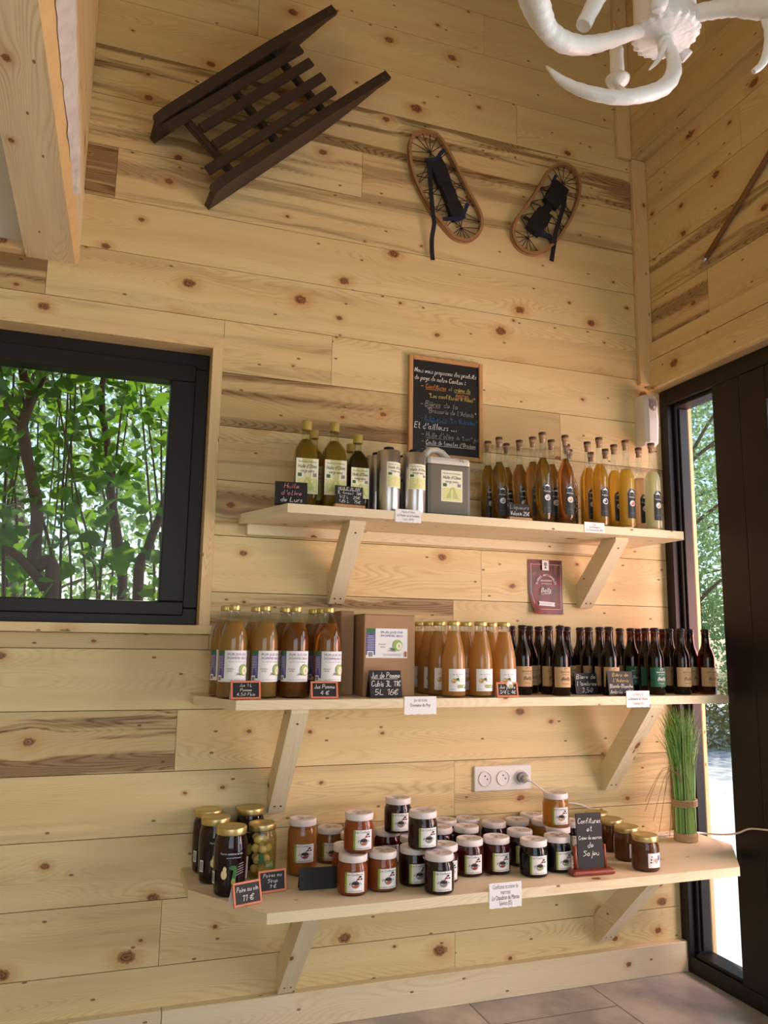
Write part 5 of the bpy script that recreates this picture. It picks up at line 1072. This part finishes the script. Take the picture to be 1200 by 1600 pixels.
# ------------------------------------------------------------------ pair of snowshoes
def snowshoe(label, px0, py0, sc, outline, bind, straps, tail, zig):
    Y = -.014; C0 = on(px0+sc*sum(a for a, b in outline)/len(outline), py0+sc*sum(b for a, b in outline)/len(outline), 0); t = thing('snowshoe', label, 'snowshoe', (C0.x, -.001, C0.z)); o_ = Vector(t.location)
    def W(a, b, y=Y): return on(px0+a*sc, py0+b*sc, y)-o_
    pts = smooth([W(*q) for q in outline]+[W(*outline[0])], 5)[:-1]; n = len(pts); cen = sum(pts, Vector())/n
    mb = MB(); hw, hh = .0055, .013
    for i in range(n):
        def sec(k):
            p = pts[k % n]; d = (pts[(k+1) % n]-pts[k-1 if k else n-1]).normalized(); nn = d.cross(Vector((0, 1, 0))).normalized()
            return [p+nn*hw+Vector((0, -hh, 0)), p-nn*hw+Vector((0, -hh, 0)), p-nn*hw+Vector((0, hh-.002, 0)), p+nn*hw+Vector((0, hh-.002, 0))]
        A, B = sec(i), sec((i+1) % n); u0, u1 = i*.012, (i+1)*.012
        for k in range(4):
            j = (k+1) % 4; mb.face([A[k], A[j], B[j], B[k]], ASH, [(u0, k*.02), (u0, k*.02+.02), (u1, k*.02+.02), (u1, k*.02)], smooth=False)
    fr = mb.build('frame', t)
    mb = MB()  # dark binding cord along the outside of the frame
    mb.tube([p+(p-cen).normalized()*.0055+Vector((0, -.006, 0)) for p in pts]+[pts[0]+(pts[0]-cen).normalized()*.0055+Vector((0, -.006, 0))], .0016, CORD, 5); mb.build('edge_cord', fr)
    mb = MB(); ax0, ax1 = W(*bind[0]), W(*bind[1]); wd = bind[2]*sc/F_PX*2.85
    d = (ax1-ax0).normalized(); s_ = d.cross(Vector((0, 1, 0))).normalized()
    m = zig; inner = []
    for side in (1, -1):
        prev = None
        for i in range(m+1):
            c_ = ax0+(ax1-ax0)*(i/m); tgt = c_+s_*side*wd*.42
            best = max(pts, key=lambda p: (p-c_).normalized().dot((s_*side+d*(.55 if i % 2 else -.55)*.6).normalized()))
            mb.tube([tgt, best*.97+c_*.03], .0017, CORD, 5)
            if prev is not None: mb.tube([prev, best*.97+c_*.03], .0015, CORD, 5)
            prev = tgt
    for end, sg in ((ax0, -1), (ax1, 1)):
        knot = end+d*sg*.035
        for k in range(7):
            a = (k-3)*.42; dirv = (d*sg*math.cos(a)+s_*math.sin(a)); best = max(pts, key=lambda p: (p-knot).normalized().dot(dirv)); mb.tube([knot, best*.96+knot*.04], .0016, CORD, 5)
        for k in (-1, 0, 1): mb.tube([knot, end+s_*k*wd*.4], .0017, CORD, 5)
    mb.build('lacing', t)
    def ribbon(path, w_, y, m_, th=.0025):
        P = smooth(path, 5); mb = MB(); mb.tube(P, w_/2, m_, 8, flat=th*2/w_, ref=None); return mb
    mb = MB(); A, B = ax0, ax1
    for (u0, u1, ws, yo) in bind[3]:
        p, q = A+(B-A)*u0, A+(B-A)*u1; pr = [p+s_*wd*ws/2, p-s_*wd*ws/2, q-s_*wd*ws/2, q+s_*wd*ws/2]; y = Vector((0, -yo, 0)); y2 = Vector((0, .002, 0))
        mid = [(p+q)/2-s_*wd*ws*.55+y*1.3, (p+q)/2+s_*wd*ws*.55+y*1.3]
        loop = [pr[0], pr[1], (p+q)/2-s_*wd*ws*.55, pr[2], pr[3], (p+q)/2+s_*wd*ws*.55]
        top = [c+y*(1.0 if i in (0, 1, 3, 4) else 1.25) for i, c in enumerate(loop)]
        bot = [c+y2 for c in loop]
        mb.face(top, WEB); mb.face(bot[::-1], WEB)
        for i in range(6): mb.face([top[i], bot[i], bot[(i+1) % 6], top[(i+1) % 6]], WEB)
    mb.build('binding', t)
    for (pa, w_, m_) in straps:
        mb = MB(); P = smooth([W(a, b, Y-yo) for a, b, yo in pa], 5); hw2 = w_*sc/F_PX*2.85/2
        for i in range(len(P)-1):
            dd = (P[i+1]-P[i]).normalized(); nn = dd.cross(Vector((0, 1, 0))).normalized()*hw2; e = Vector((0, -.0018, 0))
            a0, a1, b0, b1 = P[i]+nn, P[i]-nn, P[i+1]+nn, P[i+1]-nn
            mb.face([a0, a1, b1, b0], m_); mb.face([a0+e, a1+e, b1+e, b0+e], m_); mb.face([a0, a0+e, b0+e, b0], m_); mb.face([a1, a1+e, b1+e, b1], m_)
        mb.build('strap', t)
    mb = MB(); p0, p1 = W(*tail[0]), W(*tail[1]); mb.tube([p0+Vector((0, -.012, 0)), p1+Vector((0, -.012, 0))], .0045, STEEL, 8); mb.build('buckle', t)
snowshoe('longer snowshoe with a bent wood rim and one long hanging black strap', 620, 190, .1438,
 [(135, 300), (155, 195), (235, 125), (340, 122), (440, 165), (520, 275), (605, 430), (700, 620), (800, 815), (888, 980), (915, 1090), (895, 1200), (825, 1275), (735, 1298), (615, 1255), (500, 1130), (380, 975), (270, 795), (190, 620), (145, 450)],
 ((400, 430), (660, 1060), 165, [(-.02, .45, 1.05, .016), (.42, .75, .85, .020), (.72, 1.03, 1.0, .016)]),
 [([(350, 430, .018), (362, 640, .022), (378, 850, .024), (392, 1010, .022), (405, 1110, .020), (382, 1260, .008), (380, 1400, .004), (390, 1505, .003)], 52, WEB), ([(300, 415, .012), (420, 410, .018), (480, 340, .015), (520, 310, .012)], 48, NAVY), ([(500, 1060, .010), (620, 1055, .018), (700, 1050, .018), (770, 890, .012)], 46, NAVY)], ((335, 455), (355, 490)), 7)
snowshoe('shorter snowshoe hung closer to the corner with bulky black binding', 780, 240, .11667,
 [(640, 260), (735, 180), (850, 158), (960, 200), (1040, 310), (1066, 460), (1040, 640), (965, 840), (865, 1020), (760, 1170), (620, 1290), (470, 1342), (330, 1310), (222, 1210), (175, 1050), (222, 900), (350, 720), (480, 530), (570, 380)],
 ((800, 480), (440, 1040), 250, [(-.05, .40, 1.0, .022), (.36, .62, .5, .016), (.58, 1.04, .95, .022)]),
 [([(880, 560, .022), (860, 700, .026), (800, 900, .026), (750, 1080, .024), (735, 1200, .012), (715, 1330, .006), (700, 1440, .004)], 70, WEB), ([(330, 850, .012), (420, 900, .018), (470, 930, .02)], 60, WEB), ([(470, 1070, .014), (600, 1090, .016), (700, 1120, .01)], 70, NAVY), ([(700, 440, .012), (730, 360, .012), (760, 290, .012)], 50, NAVY)], ((800, 440), (830, 490)), 6)
# walking stick fixed to the boards above the door
p0, p1 = at(1097, 413, x=XR-.014), at(1330, 30, x=XR-.014)
ps = thing('walking_stick', 'brown wooden stick with a metal tip on the boards above the door', 'stick', tuple(p0)); d = (p1-p0)
mb = MB(); mb.tube([d*.03, d], [.009, .012], POLEW, 14); mb.build('shaft', ps); mb = MB(); mb.tube([Vector((0, 0, 0)), d*.012, d*.035], [.0035, .008, .0098], STEEL, 14); mb.build('tip', ps)

# ------------------------------------------------------------------ white antler chandelier
ch = thing('antler_chandelier', 'white antler chandelier hanging from above near the corner', 'chandelier', tuple(at(1040, 52, t=1.25))); co = Vector(ch.location)
def cp_(px, py, t): return at(px, py, t=t)-co
def antler(path, m_=PLASTER_A, name='antler'):
    P = smooth([cp_(a, b, t) for a, b, t, r in path], 6); n = len(path); rr = []
    for i in range(len(P)):
        f = i/6; k = min(int(f), n-2); u = f-k; rr.append((path[k][3]*(1-u)+path[k+1][3]*u)/F_PX*path[k][2]*(1+.04*math.sin(i*1.9)))
    mb = MB(); mb.tube(P, rr, m_, 16); return mb.build(name, ch)
mb = MB(); mb.lathe([(0, .0), (.046, .0), (.0475, .006), (.0475, .11), (.040, .118), (0, .118)], PLASTER_A, 32); mb.build('hub', ch)
mb = MB(); ns = 44
ringp = lambda r, z, wob: [((r+wob*(.0022 if k % 2 else -.0012))*math.cos(k*math.tau/ns), (r+wob*(.0022 if k % 2 else -.0012))*math.sin(k*math.tau/ns), z+wob*.0006*(k % 3)) for k in range(ns)]
rg = [ringp(.001, -.013, 0), ringp(.020, -.0115, .1), ringp(.043, -.0085, .25), ringp(.0495, -.006, 1.2), ringp(.0505, 0, 1.2), ringp(.046, .003, 0)]
for a, b in zip(rg, rg[1:]):
    for k in range(ns): mb.face([a[k], a[(k+1) % ns], b[(k+1) % ns], b[k]], PLASTER_A)
mb.build('rosette', ch)
mb = MB(); mb.lathe([(0, -.040), (.008, -.037), (.0125, -.028), (.0135, -.020), (.012, -.010), (0, -.008)], PLASTER_A, 18); mb.build('finial', ch)
antler([(1042, 66, 1.235, 8), (1052, 92, 1.22, 10), (1051, 118, 1.19, 12.5), (1034, 138, 1.17, 13), (1000, 149, 1.15, 12), (960, 152, 1.14, 11), (915, 143, 1.14, 10), (880, 127, 1.15, 7.5), (853, 103, 1.16, 1.5)])
antler([(1040, 70, 1.23, 5), (1028, 94, 1.21, 4), (1014, 109, 1.20, 1.2)], name='tine')
antler([(1010, 45, 1.25, 10), (985, 53, 1.23, 10), (950, 64, 1.19, 12), (913, 71, 1.15, 14), (880, 65, 1.12, 16), (856, 46, 1.10, 16), (846, 20, 1.08, 17), (838, -10, 1.06, 19), (826, -70, 1.03, 20)])
antler([(880, 70, 1.13, 5), (852, 52, 1.11, 9), (833, 28, 1.10, 10), (820, 0, 1.09, 10), (806, -50, 1.07, 9)], name='palm')
antler([(1070, 28, 1.25, 13), (1092, 20, 1.22, 13), (1120, 15, 1.20, 13), (1150, 12, 1.18, 13), (1185, 12, 1.15, 17), (1225, 6, 1.12, 19), (1280, -15, 1.08, 17), (1330, -70, 1.05, 10)])
antler([(1195, 16, 1.15, 10), (1204, 45, 1.14, 10), (1201, 75, 1.13, 8), (1191, 100, 1.13, 6), (1177, 112, 1.13, 4.5)], name='tine')
antler([(960, -40, 1.20, 14), (932, 0, 1.19, 13), (911, 41, 1.18, 12)], name='tine')
antler([(1050, 60, 1.29, 10), (1062, 77, 1.29, 10), (1074, 90, 1.29, 10)], name='tine')
antler([(1036, -25, 1.20, 15), (1031, 0, 1.19, 14), (1028, 12, 1.185, 12), (1027, 17, 1.185, 5)], name='tine')
cb_ = cp_(965, 131, 1.40)
mb = MB(); mb.lathe([(0, -.004), (.008, -.004), (.020, .004), (.0215, .010), (.019, .012), (.012, .008), (0, .008)], PLASTER_A, 24, c=tuple(cb_)); mb.build('drip_cup', ch)
mb = MB(); mb.lathe([(0, .008), (.0118, .008), (.0125, .03), (.0118, .05), (.0124, .066), (.010, .072), (0, .072)], PLASTER_A, 20, c=tuple(cb_)); mb.build('candle_sleeve', ch)
mb = MB(); mb.lathe([(0, .072), (.006, .073), (.011, .084), (.0115, .094), (.007, .108), (0, .122)], GLASS, 18, c=tuple(cb_)); mb.build('bulb', ch)
mb = MB(); mb.tube([cb_, cb_+Vector((0, 0, -.008)), cp_(985, 150, 1.2), cp_(1000, 149, 1.16)], .006, PLASTER_A, 10); mb.build('arm', ch)
mb = MB(); mb.tube([Vector((0, 0, .11)), Vector((0, 0, 4.752-co.z))], .008, PLASTER_A, 12); mb.build('rod', ch)

# ================================================================== outdoors
def leaf(mb, c, size, rn, m_, broad=False, up_bias=.3):
    n = Vector((rn.gauss(0, 1), rn.gauss(0, 1), rn.gauss(0, 1)+up_bias*2)).normalized(); a = n.orthogonal().normalized(); a.rotate(Matrix.Rotation(rn.uniform(0, math.tau), 3, n)); b = n.cross(a)
    c = Vector(c); s = size*rn.uniform(.7, 1.25); f = n*s*.12
    if broad:
        L_ = [(-.5, 0, 0), (-.42, .26, 1), (-.1, .42, 1), (.25, .28, 1), (.62, 0, 0)]; T = lambda q, sg: c+a*q[0]*s+b*q[1]*s*sg+f*q[2]
        for sg in (1, -1): mb.face([T(q, sg) for q in L_], m_, smooth=False)
    else:
        mb.face([c-a*s*.5, c+b*s*.24+f, c+a*s*.55], m_); mb.face([c-a*s*.5, c-b*s*.24+f, c+a*s*.55], m_)
def crown(mb, n, lobes, size, seed, m_, broad=False):
    rn = random.Random(seed)
    for _ in range(n):
        (cx, cy, cz, rx, ry, rz) = rn.choice(lobes); v = Vector((rn.gauss(0, 1), rn.gauss(0, 1), rn.gauss(0, 1))).normalized()*(rn.random()**.35)
        leaf(mb, (cx+v.x*rx, cy+v.y*ry, cz+v.z*rz), size, rn, m_, broad)
mb = MB(); mb.box(2.33, -8, -.14, 16, 11.5, -.06, GRAVEL); struct(mb.build('gravel_ground'))
mb = MB(); mb.box(-12, .25, -.14, 2.32, 24, -.06, DRYGRASS); mb.box(2.32, 11.52, -.14, 26, 30, -.06, DRYGRASS); struct(mb.build('ground'))
# shrub right behind the window
sh = thing('broadleaf_shrub', 'broad-leaved green shrub growing right outside the window', 'shrub', (-.3, 1.0, -.06)); so_ = Vector(sh.location); rn = random.Random(5)
tips = []
def stem(path, r0, r1, name='branch'):
    P = smooth([Vector(p)-so_ for p in path], 5); mb = MB(); mb.tube(P, [r0+(r1-r0)*i/(len(P)-1) for i in range(len(P))], STEM, 8); mb.build(name, sh); tips.extend([p+so_ for p in P])
w1 = lambda px, py, y: tuple(at(px, py, y=y))
stem([(-.32, .75, -.06), w1(80, 930, .72), w1(55, 880, .7), w1(58, 800, .68), w1(48, 740, .66), w1(35, 670, .65), w1(48, 620, .66), w1(36, 570, .68), (-.36, .7, 2.6)], .030, .016)
stem([w1(70, 920, .72), w1(40, 880, .66), w1(5, 850, .6), w1(-40, 800, .6), w1(-80, 700, .6)], .020, .012)
stem([w1(46, 640, .66), w1(60, 610, .66), w1(74, 575, .62), w1(84, 520, .6)], .012, .006)
stem([w1(30, 660, .65), w1(12, 640, .62), w1(4, 600, .62), w1(-6, 540, .6)], .012, .006)
stem([(.1, 1.3, -.06), w1(190, 940, 1.3), w1(188, 870, 1.25), w1(175, 780, 1.2), w1(168, 700, 1.2), w1(160, 600, 1.2), (.0, 1.2, 2.7)], .026, .012)
stem([(.22, 1.0, -.06), w1(215, 940, .9), w1(230, 860, .85), w1(252, 800, .8), w1(270, 740, .8)], .026, .014)
for i in range(22):
    px = rn.uniform(-20, 260); y = rn.uniform(.55, 1.9); l = rn.uniform(-60, 60); p2 = w1(px, 940, y); stem([(p2[0]+rn.uniform(-.1, .1), y+.05, .3), p2, w1(px+l*.4+rn.uniform(-12, 12), 780, y), w1(px+l, 640, y-.1), w1(px+l*1.4, 520, y-.12)], rn.uniform(.004, .011), .003, 'twig')
mb = MB(); rn = random.Random(8)
for i in range(640):
    px, py, y = rn.uniform(-90, 300), 520+440*rn.random()**1.35, rn.uniform(.42, 1.7)
    leaf(mb, at(px, py, y=y), rn.choice((.045, .06, .07, .09)), rn, LEAF_A, True, .6)
for i in range(700):
    p = rn.choice(tips); leaf(mb, p+Vector((rn.gauss(0, .12), rn.gauss(0, .12), rn.gauss(.1, .12))), rn.uniform(.035, .075), rn, LEAF_A, True, .6)
for i in range(700): leaf(mb, (rn.uniform(-2.0, 1.1), rn.uniform(.5, 2.0), rn.uniform(2.15, 3.2)), rn.uniform(.06, .1), rn, LEAF_A, True, .6)
mb.xform(Matrix.Translation(-so_)); mb.build('foliage', sh, weld=False)
def tree(name, label, loc, lobes, n, size, m_, seed, trunk=None, cat='tree', group=None, broad=False):
    t = thing(name, label, cat, loc, 0, group); mb = MB(); crown(mb, n, lobes, size, seed, m_, broad); mb.build('foliage', t, weld=False)
    if trunk:
        mb = MB(); mb.tube(smooth([(0, 0, 0), (.1, .05, trunk*.4), (-.05, .1, trunk*.75), (.05, 0, trunk)], 4), [.16*trunk/5*(1-.06*i) for i in range(13)], STEM, 10); mb.build('trunk', t)
        rn = random.Random(seed+1)
        for i in range(9):
            z = trunk*rn.uniform(.25, .9); a = rn.uniform(0, 6.28); l = trunk*rn.uniform(.2, .36); mb = MB(); mb.tube(smooth([(0, 0, z), (l*.5*math.cos(a), l*.5*math.sin(a), z+l*.35), (l*math.cos(a), l*math.sin(a), z+l*.5)], 4), [.03*trunk/5*(1-.08*k) for k in range(9)], STEM, 7); mb.build('branch', t)
    return t
G_T = 'trees outside'
tree('background_shrub', 'sunlit green bush standing further behind the window shrub', (-.9, 4.2, -.06), [(0, 0, 1.4, 1.5, .7, 1.4), (1.2, .5, 1.1, 1.2, .7, 1.1), (-.9, .4, 2.2, 1.1, .7, 1.1), (.8, .3, 2.8, 1.2, .7, .8)], 8000, .075, LEAF_B, 21, 2.2, 'bush')
tree('background_tree', 'tall green tree further off behind the window shrub', (-1.2, 8.2, -.06), [(0, 0, 3.6, 2.4, 1.5, 2.2), (1.8, .4, 3.2, 1.8, 1.2, 2.0), (-1.8, .3, 3.0, 1.8, 1.2, 2.0), (.2, 0, 5.4, 1.8, 1.2, 1.4)], 5200, .14, LEAF_B, 22, 5.0)
tree('background_tree', 'tall leafy tree across the gravel seen through the glass door', (8.3, 7.2, -.06), [(0, 0, 4.2, 1.7, 1.3, 1.6), (-.8, .2, 2.6, 1.3, 1.0, 1.2), (.9, .3, 2.8, 1.5, 1.0, 1.5), (.1, 0, 5.9, 1.5, 1.2, 1.3), (-.5, .2, 1.6, 1.1, .8, .9), (1.0, .0, 1.4, 1.2, .8, .9)], 15000, .085, LEAF_B, 23, 5.5)
tree('background_tree', 'second leafy tree further back beside the first, beyond the glass door', (10.4, 11.0, -.06), [(0, 0, 4.0, 2.6, 1.6, 3.4), (-1.6, .2, 3.0, 2.0, 1.4, 2.6), (1.8, .3, 4.4, 2.2, 1.6, 3.2)], 9000, .15, LEAF_B, 24, 7)
tree('dry_brush', 'brownish low brush at the edge of the gravel under the trees', (7.1, 5.4, -.06), [(0, 0, .35, .8, .35, .5), (1.0, .2, .3, .9, .4, .5), (-.9, .2, .3, .7, .3, .4)], 5200, .06, LEAF_C, 25, None, 'bush')
